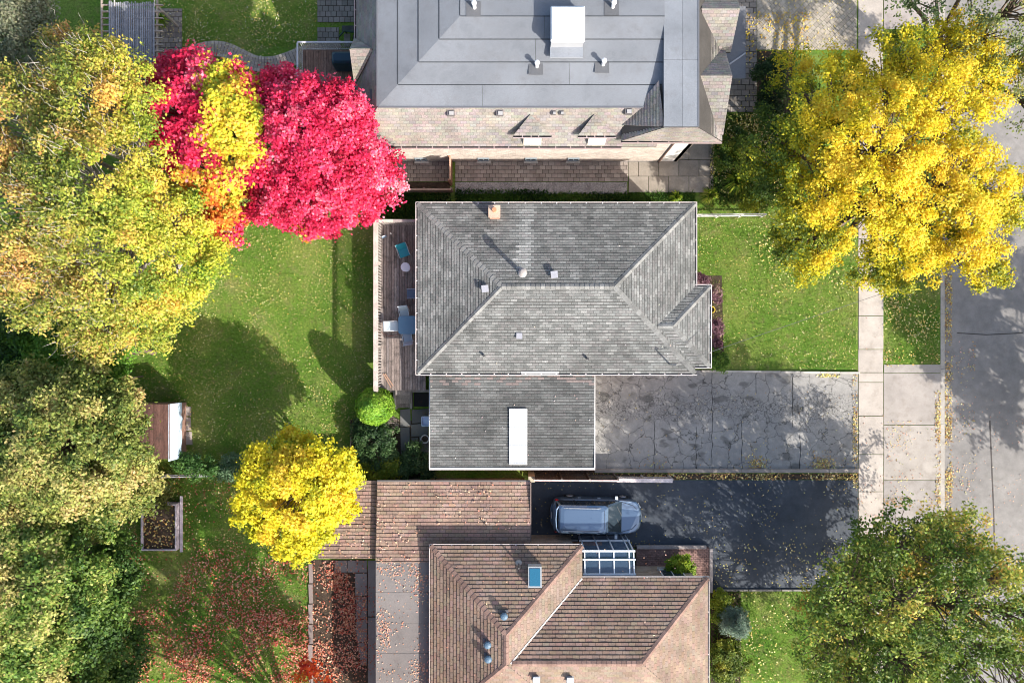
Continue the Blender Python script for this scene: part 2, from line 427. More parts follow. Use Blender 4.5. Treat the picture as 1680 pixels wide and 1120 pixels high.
pavers('back_patio', [[(521, -30), (582, -30), (582, 37), (521, 37)], [(521, 46), (556, 46), (556, 80), (521, 80)]], .05, du=.3, dv=.3, cols=((.20, .19, .165), (.23, .21, .185)), gap=.03)
# curved garden path
cp = [(292, 118), (300, 100), (318, 88), (342, 81), (368, 82), (392, 92), (418, 104), (445, 106), (472, 99), (500, 88), (530, 82), (560, 80)]
def spline(P, n=8):
    out = []
    for i in range(len(P)-1):
        p0, p1, p2, p3 = P[max(i-1, 0)], P[i], P[i+1], P[min(i+2, len(P)-1)]
        for k in range(n):
            t = k/n; out.append(tuple(.5*((2*b_)+(-a+c_)*t+(2*a-5*b_+4*c_-d)*t*t+(-a+3*b_-3*c_+d)*t**3) for a, b_, c_, d in zip(p0, p1, p2, p3)))
    return out+[P[-1]]
path = struct('curved_path', tuple(W(400, 95)))
t = MB(); bs = MB(); pts = [W(a, c_) for a, c_ in spline(cp, 5)]
for i in range(len(pts)-1):
    d = (pts[i+1]-pts[i]); L = d.length; d.normalize(); s = Vector((-d.y, d.x, 0))
    d2 = ((pts[min(i+2, len(pts)-1)]-pts[i+1]).normalized() if i+2 < len(pts) else d); s2 = Vector((-d2.y, d2.x, 0))
    w = .42
    q = [pts[i]-s*w, pts[i+1]-s2*w, pts[i+1]+s2*w, pts[i]+s*w]
    bs.prism(q, -.1, .01, (.06, .05, .045))
    rows = [(-.42, -.26), (-.25, -.085), (-.075, .085), (.095, .25), (.26, .42)]
    for a, c_ in rows:
        e = .012
        q = [pts[i]+s*a+d*e, pts[i+1]+s2*a-d*e, pts[i+1]+s2*c_-d*e, pts[i]+s*c_+d*e]
        t.prism(q, .0, .045+random.uniform(0, .01), shade((.36, .31, .26) if abs(a+c_) < .4 else (.44, .39, .33), .12))
bs.build('joint_bed', MT['tint'], path); t.build('pavers', MT['concrete'], path, kind='stuff')

# gravel and soil strips
def sheet(name, px, z, m, kind='structure', th=.1):
    o = flat(None, name, px, z, m, (1, 1, 1), th); o['kind'] = kind; return o
sheet('gravel_bed', [(747, 299), (1029, 299), (1029, 318), (747, 318)], .02, MT['gravel'])
sheet('planting_bed', [(648, 299), (738, 299), (738, 314), (648, 314)], .016, MT['soil'])
sheet('planting_bed', [(1140, 452), (1184, 452), (1188, 604), (1140, 604)], .016, MT['soil'])
sheet('planting_bed', [(574, 688), (702, 690), (704, 792), (574, 792)], .012, MT['soil'])
sheet('planting_bed', [(976, 777), (1407, 777), (1407, 786), (870, 786), (870, 770), (976, 770)], .018, MT['soil'])
sheet('planting_bed', [(1242, 84), (1300, 84), (1300, 186), (1242, 186)], .012, MT['soil'])
sheet('planting_bed', [(1166, 968), (1215, 968), (1215, 1130), (1166, 1130)], .012, MT['soil'])
sheet('planting_bed', [(510, 918), (600, 918), (640, 1130), (510, 1130)], .010, MT['soil'])
# slate flags and rubble by the steps behind the grey house
flag = struct('flagstone_path', tuple(W(680, 700)))
for q in ([(657, 672), (673, 670), (674, 698), (657, 700)], [(657, 701), (672, 700), (673, 744), (658, 746)], [(675, 696), (702, 694), (702, 714), (675, 716)],
          [(675, 718), (686, 717), (687, 744), (675, 745)], [(688, 716), (703, 716), (703, 742), (689, 743)], [(676, 672), (703, 670), (703, 692), (676, 694)]):
    flat(flag, 'flagstone', q, .05+random.uniform(0, .012), MT['concrete'], shade((.17, .17, .165), .18), .08)
pavers('rubble_border', [[(586, 684), (598, 694), (655, 706), (655, 688), (640, 680)]], .06, u=(1, -.12, 0), du=.26, dv=.11, cols=((.20, .165, .14), (.15, .12, .10), (.26, .22, .19)), gap=.025)
for q, nm in (([(300, 667), (314, 667), (314, 682), (300, 682)], 0), ([(300, 684), (313, 684), (314, 706), (300, 706)], 1), ([(300, 708), (315, 708), (316, 729), (301, 729)], 2)):
    flat(flag, 'flagstone', q, .05, MT['concrete'], shade((.36, .31, .28), .1), .07)
# paving beside the brown house's garden
yard = struct('yard_path', tuple(W(590, 960)))
for q in ([(549, 919), (570, 919), (570, 938), (549, 938)], [(571, 919), (602, 919), (602, 938), (571, 938)], [(583, 940), (602, 940), (602, 976), (583, 976)],
          [(584, 978), (602, 978), (602, 1014), (584, 1014)], [(584, 1016), (602, 1016), (602, 1052), (586, 1052)], [(604, 919), (617, 919), (617, 1010), (604, 1010)], [(604, 1012), (617, 1012), (617, 1120), (604, 1120)],
          [(588, 1054), (602, 1054), (602, 1090), (592, 1090)]):
    flat(yard, 'paving_slab', q, .03, MT['concrete'], shade((.28, .265, .25), .08), .07)
for i in range(6):
    flat(yard, 'paving_slab', [(507-i*.3, 924+i*33), (513, 924+i*33), (514, 955+i*33), (508, 955+i*33)], .10, MT['concrete'], shade((.27, .22, .20), .1), .16)
# small debris of fallen leaves is scattered at the end
# ------------------------------------------------------------------ houses
def hip_faces(x0, x1, y0, y1, z, p, ends=(1, 1, 1, 1)):
    """plain hip roof over a rectangle, ridge along the longer side: dict of face polygons"""
    w, d = x1-x0, y1-y0
    if w >= d:
        h = d/2; a = (x0+h, (y0+y1)/2, z+p*h); b = (x1-h, (y0+y1)/2, z+p*h)
        return dict(s=[(x0, y0, z), (x1, y0, z), b, a], n=[(x1, y1, z), (x0, y1, z), a, b], w=[(x0, y1, z), (x0, y0, z), a], e=[(x1, y0, z), (x1, y1, z), b]), a, b
    h = w/2; a = ((x0+x1)/2, y0+h, z+p*h); b = ((x0+x1)/2, y1-h, z+p*h)
    return dict(w=[(x0, y1, z), (x0, y0, z), a, b], e=[(x1, y0, z), (x1, y1, z), b, a], s=[(x0, y0, z), (x1, y0, z), a], n=[(x1, y1, z), (x0, y1, z), b]), a, b
UD = dict(s=(1, 0, 0), n=(-1, 0, 0), e=(0, 1, 0), w=(0, -1, 0))

def gutter(parent, a, b, out, col=(.72, .66, .64), hang=.78, w=.115):
    """open channel gutter: floor, back, front lip, and separate strap hangers"""
    a, b, out = Vector(a), Vector(b), Vector(out); up = Vector((0, 0, 1)); m = MB()
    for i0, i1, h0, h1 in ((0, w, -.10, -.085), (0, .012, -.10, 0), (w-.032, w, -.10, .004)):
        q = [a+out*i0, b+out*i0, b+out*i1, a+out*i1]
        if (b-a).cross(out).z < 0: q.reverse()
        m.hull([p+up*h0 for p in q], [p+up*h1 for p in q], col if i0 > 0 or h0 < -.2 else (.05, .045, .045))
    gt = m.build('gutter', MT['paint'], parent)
    L = (b-a).length; n = int(L/hang); d = (b-a).normalized(); rz = math.atan2(d.y, d.x)
    for i in range(1, n):
        piece('gutter_strap', gt, a+d*(i*hang+random.uniform(-.06, .06))+out*(w*.4)+up*.0, (.045, w*.9, .012), MT['paint'], col, rz)
    return gt
def caps(parent, a, b, col=(.30, .30, .285), step=.235, w=.25):
    """bent cap shingles laid one over the other up a hip or along a ridge"""
    a, b = Vector(a), Vector(b); d = b-a; n = max(1, int(d.length/step)); dn = d.normalized()
    side = dn.cross(Vector((0, 0, 1))).normalized(); nn = side.cross(dn)
    key = ('cap', tuple(round(c, 2) for c in col), w)
    vs = []
    for k in range(3):
        kk = key+(k,)
        if kk not in CACHE:
            q = MB(); h = .045
            prof = [(-w/2, -.035), (0, .02), (w/2, -.035)]; c = tuple(x*(.85, 1, 1.18)[k] for x in col); th = .02
            for (s0, z0), (s1, z1) in zip(prof[:-1], prof[1:]):
                q.hull([(-.13, s0, z0-th), (.13, s0, z0-th-.01), (.13, s1, z1-th-.01), (-.13, s1, z1-th)], [(-.13, s0, z0+.018), (.13, s0, z0), (.13, s1, z1), (-.13, s1, z1+.018)], c)
            CACHE[kk] = q.mesh('ridge_cap', MT['shingle'])
        vs.append(CACHE[kk])
    M = Matrix((dn, -side, nn)).transposed()
    for i in range(n):
        o = link(bpy.data.objects.new('ridge_cap', random.choice(vs)), parent, a+dn*(i+.5)*d.length/n+nn*.03); o.rotation_euler = M.to_euler()
def roof_face(root, tmb, dmb, poly, u, colf, **kw):
    slab(dmb, poly, .12, (.07, .065, .06)); tiles(tmb, poly, u, colf, **kw)
def window(parent, c, w, h, face, col=(.7, .7, .68), glass='glass'):
    """face: outward unit direction in plan"""
    f = Vector((*face, 0)); rz = math.atan2(f.y, f.x)+math.pi/2; s = Vector((-f.y, f.x, 0)); m = MB()
    fr = .06
    for dx, dz, ww, hh in ((0, h/2-fr/2, w, fr), (0, -h/2+fr/2, w, fr), (-w/2+fr/2, 0, fr, h-2*fr-.004), (w/2-fr/2, 0, fr, h-2*fr-.004), (0, 0, .04, h-2*fr-.004)):
        p = Vector(c)+s*dx+f*.02; m.box((p.x, p.y, p.z+dz), (ww, .07, hh), col, rz)
    wd = m.build('window', MT['paint'], parent)
    q = MB(); p = Vector(c)+f*.012; q.box((p.x, p.y, p.z), (w-.05, .03, h-.05), (.1, .1, .1), rz); q.build('pane', MT[glass], wd)
    p = Vector(c)+f*.07; q = MB(); q.box((p.x, p.y, p.z-h/2-.04), (w+.14, .18, .06), (.42, .40, .37), rz); q.build('sill', MT['concrete'], wd)
    return wd
def brickwall(root, a, b, z0, z1, cols, du=.23, dv=.085, name='bricks', inner=None):
    """solid wall with a skin of separate bricks on its outward (right-hand) side"""
    a, b = Vector((*a, 0)), Vector((*b, 0)); d = (b-a).normalized(); o = Vector((d.y, -d.x, 0)); m = MB()
    q = [a, b, b-o*.2, a-o*.2]; m.prism(q, z0, z1, (.34, .32, .29)); w = m.build('wall', MT['tint'], root)
    t = MB(); tiles(t, [(a.x, a.y, z0), (b.x, b.y, z0), (b.x, b.y, z1), (a.x, a.y, z1)], d, lambda c, r: shade(random.choice(cols), .1), du, dv, thick=.018, gap=.012, tilt=1.0)
    # tiles lie along the polygon normal, which is the outward side by construction
    k = t.build(name, MT['tint'], w, kind='stuff'); return w

# ============ the grey shingled bungalow in the middle
EX0, EX1, EY0, EY1, EZ, PT = W(685.5, 0, 3.2).x, W(1140, 0, 3.2).x, W(0, 612, 3.2).y, W(0, 335, 3.2).y, 3.2, .32
GB = thing('grey_house', 'grey shingled hip-roofed bungalow with attached flat garage in the centre', 'house', ((EX0+EX1)/2, (EY0+EY1)/2, 0))
faces, ra, rb = hip_faces(EX0, EX1, EY0, EY1, EZ, PT)
GREY = tuple(tuple(x*.78 for x in q) for q in ((.235, .24, .228), (.27, .275, .262), (.205, .21, .20), (.30, .30, .285), (.25, .245, .235)))
def greyroof(c, r):
    n = noise.noise(c*.45)*.5+noise.noise(c*1.7)*.35
    k = 1+.45*n
    col = random.choice(GREY)
    k *= .86 + (.18 if random.random() < .2 else 0) + .12*noise.noise(Vector((c.x*3.5, c.y*.25, 0)))
    # bleached run below the galvanised chimney cap
    x, y = c.x, c.y
    if .25+.18*noise.noise(Vector((0, y*.9, 3))) < x < 1.02+.12*noise.noise(Vector((5, y, 0))) and y > 3.4: k *= 1.55
    if (c.x < -4.0+.2*random.random()) and c.z < 3.3 and y < -1.6: k *= 1.2
    return (col[0]*k, col[1]*k, col[2]*k)
tm, dm = MB(), MB()
kw = dict(du=.31, dv=.142, thick=.024, gap=.03, vgap=.01, tilt=.25)
for s in 'nw': roof_face(GB, tm, dm, faces[s], UD[s], greyroof, **kw)
def sunlit_greyroof(c, r):  # same grey shingles, sunlight painted in as a paler tone on south and east slopes
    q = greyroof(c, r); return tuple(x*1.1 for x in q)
for s in 'se': roof_face(GB, tm, dm, faces[s], UD[s], sunlit_greyroof, **kw)
# front projection
BX1, BY0, BY1 = W(1164, 0, 3.2).x, W(0, 600.5, 3.2).y, W(0, 470, 3.2).y
bh = (BY1-BY0)/2; bz = EZ+PT*bh; bm = (BY0+BY1)/2; ax = BX1-bh; jx = EX1-bh
e0 = .004
roof_face(GB, tm, dm, [(EX1, BY1, EZ+e0), (jx, bm, bz+e0), (ax, bm, bz+e0), (BX1, BY1, EZ+e0)], (-1, 0, 0), greyroof, **kw)
roof_face(GB, tm, dm, [(EX1, BY0, EZ+e0), (BX1, BY0, EZ+e0), (ax, bm, bz+e0), (jx, bm, bz+e0)], (1, 0, 0), sunlit_greyroof, **kw)
roof_face(GB, tm, dm, [(BX1, BY0, EZ+e0), (BX1, BY1, EZ+e0), (ax, bm, bz+e0)], (0, 1, 0), sunlit_greyroof, **kw)
dk = dm.build('roof', MT['tint'], GB); tm.build('shingles', MT['shingle'], dk, kind='stuff')
CC = (.21, .21, .20)
for a, b_ in (((EX0, EY0, EZ), ra), ((EX0, EY1, EZ), ra), ((EX1, EY0, EZ), rb), ((EX1, EY1, EZ), rb), (ra, rb), ((BX1, BY1, EZ), (ax, bm, bz)), ((BX1, BY0, EZ), (ax, bm, bz)), ((ax, bm, bz), (jx, bm, bz))):
    caps(dk, a, b_, CC)
WH = (.74, .66, .63)
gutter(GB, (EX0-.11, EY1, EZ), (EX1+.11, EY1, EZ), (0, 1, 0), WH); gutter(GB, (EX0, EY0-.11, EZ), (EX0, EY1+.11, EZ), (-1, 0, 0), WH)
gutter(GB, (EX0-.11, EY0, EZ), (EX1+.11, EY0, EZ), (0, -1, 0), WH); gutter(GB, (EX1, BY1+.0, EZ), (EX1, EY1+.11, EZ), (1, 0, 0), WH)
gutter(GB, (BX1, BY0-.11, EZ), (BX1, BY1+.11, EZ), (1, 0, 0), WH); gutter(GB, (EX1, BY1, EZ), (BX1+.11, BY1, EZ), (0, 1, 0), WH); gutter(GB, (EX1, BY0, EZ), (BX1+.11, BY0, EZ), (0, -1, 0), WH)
b = MB(); x0, x1 = W(855, 0, 3.2).x, W(916, 0, 3.2).x; b.box(((x0+x1)/2, EY0+.03, EZ+.05), (x1-x0, .12, .03), (.8, .77, .74)); b.build('gutter_guard', MT['paint'], GB)
RB = ((.30, .15, .10), (.34, .18, .12), (.25, .12, .085), (.37, .22, .16))
wx0, wx1, wy0, wy1 = EX0+.35, EX1-.35, EY0+.35, EY1-.35
brickwall(GB, (wx0, wy0), (wx1, wy0), 0, EZ-.12, RB, .46, .17); brickwall(GB, (wx1, wy0+.002), (wx1, wy1), 0, EZ-.12, RB, .46, .17)
brickwall(GB, (wx1, wy1), (wx0, wy1), 0, EZ-.12, RB, .46, .17); brickwall(GB, (wx0, wy1), (wx0, wy0), 0, EZ-.12, RB, .46, .17)
brickwall(GB, (BX1-.35, BY0+.35), (BX1-.35, BY1-.35), 0, EZ-.12, RB, .46, .17); brickwall(GB, (BX1-.35, BY1-.35), (wx1, BY1-.35), 0, EZ-.12, RB, .46, .17); brickwall(GB, (wx1, BY0+.35), (BX1-.35, BY0+.35), 0, EZ-.12, RB, .46, .17)
window(GB, (BX1-.33, bm, 1.9), 2.2, 1.3, (1, 0)); window(GB, (wx1+.02, 5.0, 1.9), 1.6, 1.1, (1, 0))
for x in (-2.5, 1.2, 5.4): window(GB, (x, wy1+.02, 2.0), 1.1, .9, (0, 1))
window(GB, (wx0-.02, 4.8, 2.3), 1.2, 1.0, (-1, 0)); window(GB, (wx0-.02, 1.2, 2.15), 1.8, 1.7, (-1, 0))
# soffit
b = MB(); b.box(((EX0+EX1)/2, (EY0+EY1)/2, EZ-.15), (EX1-EX0-.02, EY1-EY0-.02, .03), (.6, .57, .54)); b.build('soffit', MT['paint'], GB)
# garage
GZ0, GZ1 = 2.78, 3.0
gx0, gx1 = W(705.5, 0, 2.9).x, W(975, 0, 2.9).x; gy0 = W(0, 767, 2.8).y; gy1 = EY0-.13
gp = [(gx0, gy0, GZ0), (gx1, gy0, GZ0), (gx1, gy1, GZ1), (gx0, gy1, GZ1)]
dm, tm = MB(), MB()
def garageroof(c, r):
    q = random.choice(GREY); k = .74+.28*noise.noise(c*.9)+.22*noise.noise(Vector((c.x*.6, r*1.1, 2)))
    if c.x < gx0+.8: k *= 1.22
    if c.y > gy1-.5 and random.random() < .3: return (.25, .205, .19)
    return tuple(x*k for x in q)
roof_face(GB, tm, dm, gp, (1, 0, 0), garageroof, du=.32, dv=.14, thick=.024, gap=.028, vgap=.008, tilt=.25)
gr = dm.build('garage_roof', MT['tint'], GB); tm.build('shingles', MT['shingle'], gr, kind='stuff')
b = MB(); b.box(((gx0+gx1)/2, gy0-.05, GZ0-.03), (gx1-gx0+.1, .1, .2), WH); b.box((gx0-.03, (gy0+gy1)/2, GZ0+.02), (.05, gy1-gy0-.01, .16), (.62, .6, .58)); b.box((gx1+.03, (gy0+gy1)/2, GZ0+.02), (.05, gy1-gy0-.01, .16), (.62, .6, .58))
b.build('garage_fascia', MT['paint'], GB)
brickwall(GB, (gx0+.2, gy0+.2), (gx1-.2, gy0+.2), 0, GZ0-.12, RB, .46, .17); brickwall(GB, (gx0+.2, gy1), (gx0+.2, gy0+.2), 0, GZ0-.12, RB, .46, .17)
b = MB(); b.box((gx1-.3, (gy0+gy1)/2, 1.25), (.2, gy1-gy0-.4, 2.5), (.6, .57, .52)); gd = b.build('garage_door_surround', MT['paint'], GB)
for i in range(4): piece('garage_door_panel', gd, (gx1-.19, (gy0+gy1)/2, .3+i*.55), (.04, 4.2, .53), MT['paint'], (.7, .69, .66))
sk0, sk1 = W(835.5, 763, 3.05), W(865, 670, 3.05)
b = MB(); b.hull([(sk0.x+.04, sk0.y+.04, 2.7), (sk1.x-.04, sk0.y+.04, 2.7), (sk1.x-.04, sk1.y-.04, 2.8), (sk0.x+.04, sk1.y-.04, 2.8)], [(sk0.x+.04, sk0.y+.04, 2.85), (sk1.x-.04, sk0.y+.04, 2.85), (sk1.x-.04, sk1.y-.04, 3.0), (sk0.x+.04, sk1.y-.04, 3.0)], (.5, .5, .5)); slt = b.build('skylight', MT['paint'], GB)
b = MB(); b.hull([(sk0.x, sk0.y, 2.85), (sk1.x, sk0.y, 2.85), (sk1.x, sk1.y, 3.0), (sk0.x, sk1.y, 3.0)], [(sk0.x, sk0.y, 2.885), (sk1.x, sk0.y, 2.885), (sk1.x, sk1.y, 3.035), (sk0.x, sk1.y, 3.035)], (.86, .86, .85)); b.build('skylight_lid', MT['paint'], slt)
for f in (.02, .34, .66, .98):
    b = MB(); yy = sk0.y+(sk1.y-sk0.y)*f; b.box(((sk0.x+sk1.x)/2, yy, 2.895+.15*f), (sk1.x-sk0.x+.02, .035, .022), (.55, .55, .54)); b.build('lid_rib', MT['paint'], slt)

# roof fittings
def boxvent(root, px, py, z, s=.30, col=(.36, .36, .39), rz=0.1, name='roof_vent'):
    p = W(px, py, z); b = MB(); b.box((p.x, p.y, z-.06), (s*1.35, s*1.35, .05), (.22, .22, .22), rz); b.box((p.x, p.y, z+.07), (s*.8, s*.8, .22), tuple(c*.8 for c in col), rz)
    o = b.build(name, MT['paint'], root)
    b = MB(); b.box((p.x, p.y, z+.2), (s*1.12, s*1.12, .05), col, rz); b.build('vent_hood', MT['paint'], o); return o
def stack(root, px, py, z, h, r=.06, col=(.06, .06, .06), name='plumbing_stack'):
    p = W(px, py, z); b = MB(); b.tube([(p.x, p.y, z-.15), (p.x, p.y, z+h)], r, 10, col); b.lathe((p.x, p.y, z-.1), [(.17, 0), (.16, .07), (r*1.1, .13), (r*1.05, .2)], 12, (.2, .2, .2))
    return b.build(name, MT['paint'], root)
boxvent(dk, 909, 451, 4.35); boxvent(dk, 796, 474, 4.25); boxvent(dk, 852, 551, 3.7, .26, rz=0)
stack(dk, 794, 583, 3.42, .32); stack(dk, 963, 588, 3.4, .32)
p = W(857, 449, 4.4)
b = MB(); b.tube([(p.x, p.y, 4.2), (p.x, p.y, 5.25)], .10, 14, (.32, .30, .29)); b.lathe((p.x, p.y, 4.32), [(.24, 0), (.2, .1), (.115, .16)], 14, (.36, .35, .34))
fl = b.build('flue_pipe', MT['paint'], dk); b = MB(); b.lathe((p.x, p.y, 5.27), [(.13, 0), (.19, .02), (.19, .12), (.10, .2), (.03, .21)], 16, (.34, .31, .29)); b.build('rain_cap', MT['paint'], fl)
# chimney of single brick courses
p = W(811.5, 350, 3.6); cw, cd = .50, .52
cy = W(0, 359, 3.55).y+cd/2
b = MB(); b.box((p.x, cy, 3.55), (cw-.03, cd-.03, 1.1), (.35, .3, .27)); ch = b.build('chimney', MT['tint'], dk)
t = MB(); hx, hy = cw/2-.015, cd/2-.015
for a, b_ in (((-hx, -hy), (hx, -hy)), ((hx, -hy), (hx, hy)), ((hx, hy), (-hx, hy)), ((-hx, hy), (-hx, -hy))):
    tiles(t, [(p.x+a[0], cy+a[1], 3.0), (p.x+b_[0], cy+b_[1], 3.0), (p.x+b_[0], cy+b_[1], 4.1), (p.x+a[0], cy+a[1], 4.1)], (b_[0]-a[0], b_[1]-a[1], 0), lambda c, r: shade((.52, .30, .22), .25), .22, .085, thick=.015, gap=.012, tilt=1)
t.build('bricks', MT['tint'], ch, kind='stuff')
b = MB(); b.box((p.x, cy, 4.13), (cw+.08, cd+.08, .07), (.55, .40, .30)); b.build('chimney_cap', MT['concrete'], ch)
b = MB(); b.tube([(p.x, cy+.05, 4.15), (p.x, cy+.05, 4.36)], .11, 12, (.55, .25, .14)); b.build('flue_liner', MT['tint'], ch)
for i in range(5): piece('flashing_step', ch, (p.x-.22+i*.11, cy-cd/2-.05, 3.43-.0), (.06, .09, .05), MT['paint'], (.08, .08, .08))
# service mast with its drop cable
p = W(1098, 597, 3.3)
b = MB(); b.tube([(p.x, p.y, 1.2), (p.x, p.y, 4.3)], .035, 8, (.35, .34, .33)); b.tube([(p.x, p.y, 4.3), (p.x+.08, p.y, 4.38), (p.x+.16, p.y, 4.3)], .04, 8, (.2, .2, .2)); b.build('service_mast', MT['paint'], GB)
e = Vector((38, 9.2, 8.2)); s0 = Vector((p.x, p.y, 4.25)); pts = []
for i in range(25):
    f = i/24; q = s0.lerp(e, f); q.z -= 1.3*4*f*(1-f); pts.append(q)
b = MB(); b.tube(pts, .011, 5, (.12, .12, .12)); tag(b.build('service_cable', MT['plastic']), 'thin black overhead cable from the grey roof across the front lawn', 'cable')

# ============ deck at the back of the grey house
DZ = 1.4
dk0, dk1 = W(621, 640, DZ), W(703, 362, DZ)
dxa, dxb, dya, dyb = dk0.x, wx0-.22, dk0.y, dk1.y
DK = thing('wooden_deck', 'raised weathered plank deck with picket railing behind the grey house', 'deck', ((dxa+dxb)/2, (dya+dyb)/2, 0))
x = dxa; k = 0
while x < dxb-.05:
    w = .138; y = dya; lens = [random.uniform(3, 5), 20] if k % 3 else [random.uniform(1.5, 3.2), 3.6, 20]
    for L in lens:
        y2 = min(dyb, y+L)
        if y2-y > .05: piece('deck_board', DK, (x+w/2, (y+y2)/2, DZ-.02+random.uniform(-.004, .004)), (w-random.choice((.012, .016, .022)), round(y2-y-.006, 2), .04), MT['wood'], random.choice(((.23, .185, .165), (.27, .22, .195), (.19, .155, .14), (.33, .28, .25), (.21, .18, .17))))
        y = y2
    x += w; k += 1
b = MB(); b.box(((dxa+dxb)/2, (dya+dyb)/2, DZ-.12), (dxb-dxa-.1, dyb-dya-.1, .1), (.12, .10, .09)); b.build('deck_joists', MT['woodx'], DK)
for yy in np.linspace(dya+.2, dyb-.2, 5):
    for xx in (dxa+.15, dxb-.25): piece('deck_post', DK, (xx, float(yy), (DZ-.2)/2), (.12, .12, DZ-.2), MT['woodx'], (.2, .16, .14))
b = MB(); b.box((dxa-.06, (dya+dyb)/2, DZ-.12), (.035, dyb-dya+.1, .22), (.30, .20, .16)); b.build('rim_board', MT['woodx'], DK)
RT = DZ+1.08; rx = W(616.5, 0, RT).x
rl = []
for i in range(3):
    ya = dya+(dyb-dya)*i/3; yb = dya+(dyb-dya)*(i+1)/3
    o = piece('top_rail', DK, (rx, (ya+yb)/2, RT), (.24, yb-ya-.006, .045), MT['woodx'], (.50, .42, .37)); rl.append(o)
piece('bottom_rail', DK, (dxa-.02, (dya+dyb)/2, DZ+.09), (.05, dyb-dya, .07), MT['woodx'], (.5, .42, .38))
yy = dya+.1
while yy < dyb-.05:
    piece('picket', DK, (rx+.07, yy, DZ+.53), (.035, .04, 1.04), MT['woodx'], (.52, .48, .44)); yy += .15
for yy in np.linspace(dya+.05, dyb-.05, 5): piece('railing_post', DK, (rx, float(yy), DZ+.5), (.095, .095, 1.06), MT['woodx'], (.55, .47, .42))
nx0, nx1 = rx+.15, dxb-.02
for i, c in ((0, (.62, .55, .45)), (1, (.34, .29, .27)), (2, (.32, .28, .26))):
    L = (nx1-nx0)/3; piece('top_rail', DK, (nx0+L*(i+.5), W(0, 362, RT).y, RT-.01), (L-.008, .14, .045), MT['woodx'], c)
xx = nx0+.1
while xx < nx1: piece('picket', DK, (xx, W(0, 362, RT).y-.03, DZ+.53), (.055, .035, 1.04), MT['woodx'], (.40, .34, .31)); xx += .125
# steps down to the flags, with a concrete cheek beside them
ST = thing('garden_steps', 'mossy dark timber steps leading down off the deck behind the round shrub', 'steps', tuple(W(661, 652, .4)))
for i in range(4):
    p = W(661, 645+i*7, 1.2-i*.28); piece('step_tread', ST, (p.x, dya-.14-i*.25, 1.12-i*.28), (.8, .27, .06), MT['wood'], shade((.25, .22, .20), .2))
    piece('step_riser', ST, (p.x, dya-.03-i*.25, .98-i*.28), (.8, .03, .22), MT['wood'], (.1, .085, .075))
b = MB(); p = W(648, 650, .5); b.box((p.x, dya-.55, .3), (.14, 1.1, .6), (.5, .47, .42)); b.box((p.x-.35, dya-.08, .3), (.56, .14, .6), (.5, .47, .42)); b.build('step_cheek', MT['concrete'], ST)
CW = thing('basement_stairwell', 'sunken basement entry with pale timber curb beside the deck steps', 'stairwell', tuple(W(690, 656)))
p0, p1 = W(673, 641, .25), W(704, 668, .25)
for c, d in ((((p0.x+p1.x)/2, p0.y, .2), (p1.x-p0.x, .13, .4)), ((p0.x+.06, (p0.y+p1.y)/2-.07, .2), (.13, p0.y-p1.y, .4))): piece('curb_beam', CW, c, d, MT['woodx'], (.33, .31, .28))
b = MB(); b.box(((p0.x+p1.x)/2+.08, (p0.y+p1.y)/2-.05, .035), (p1.x-p0.x-.2, p0.y-p1.y-.15, .05), (.03, .03, .03)); b.build('well_floor', MT['tint'], CW)

# ============ north house: shingled skirt roof round a grey membrane roof
ZE, ZM, PM = 4.3, 5.8, .185
sx0, sy0 = W(585, 0, ZE).x, W(0, 240, ZE).y
mx0, my0 = W(620, 0, ZM).x, W(0, 175, ZM).y
FX0, FX1, FZ = W(1090, 0, 6.45).x, W(1145, 0, 6.45).x, 6.45
NY = 21.5; mx1 = FX0
NH = thing('north_house', 'large house with grey membrane roof and shingled skirt, topmost in the photo', 'house', (2, 15, 0))
MEM = (.188, .202, .222)
def mpt(x, y): return (x, y, ZM+PM*min(x-mx0, y-my0, 4*.97))
st = .97
for k in range(4):
    a = k*st; c_ = (k+1)*st
    cuts = [(mx0+a, mx1)] 
    # south courses, mitred at the hip, cut into two sheets with a lap between
    xm = (W(791, 0, 6).x, W(935, 0, 6.2).x, W(700, 0, 6).x+5, W(1000, 0, 6.2).x-3)[k]
    for xa, xb, first in ((mx0, xm, True), (xm, mx1, False)):
        l0 = mx0+a if first else xa; l1 = mx0+c_ if first else xa
        P = [(l0+(0 if first else .008), my0+a, ZM+PM*a), (xb-.004, my0+a, ZM+PM*a), (xb-.004, my0+c_+.0, ZM+PM*c_), (l1+(0 if first else .008), my0+c_, ZM+PM*c_)]
        b = MB(); b.hull([(x, y, z-.05) for x, y, z in P], [(P[0][0], P[0][1], P[0][2]+.012), (P[1][0], P[1][1], P[1][2]+.012), P[2], P[3]], shade(MEM, .05)); b.build('membrane_strip', MT['membrane'], NH)
        s = MB(); s.bar((l1, my0+c_-.03, ZM+PM*c_+.004), (xb, my0+c_-.03, ZM+PM*c_+.004), .03, .012, (.05, .055, .06)); s.build('seam', MT['tint'], NH)
    P = [(mx0+a, NY, ZM+PM*a), (mx0+a, my0+a, ZM+PM*a), (mx0+c_, my0+c_, ZM+PM*c_), (mx0+c_, NY, ZM+PM*c_)]
    b = MB(); b.hull([(x, y, z-.05) for x, y, z in P], [(P[0][0], P[0][1], P[0][2]+.012), (P[1][0], P[1][1], P[1][2]+.012), P[2], P[3]], shade(MEM, .05)); b.build('membrane_strip', MT['membrane'], NH)
    s = MB(); s.bar((mx0+c_-.03, my0+c_, ZM+PM*c_+.004), (mx0+c_-.03, NY, ZM+PM*c_+.004), .03, .012, (.05, .055, .06)); s.build('seam', MT['tint'], NH)
zt = ZM+PM*4*st
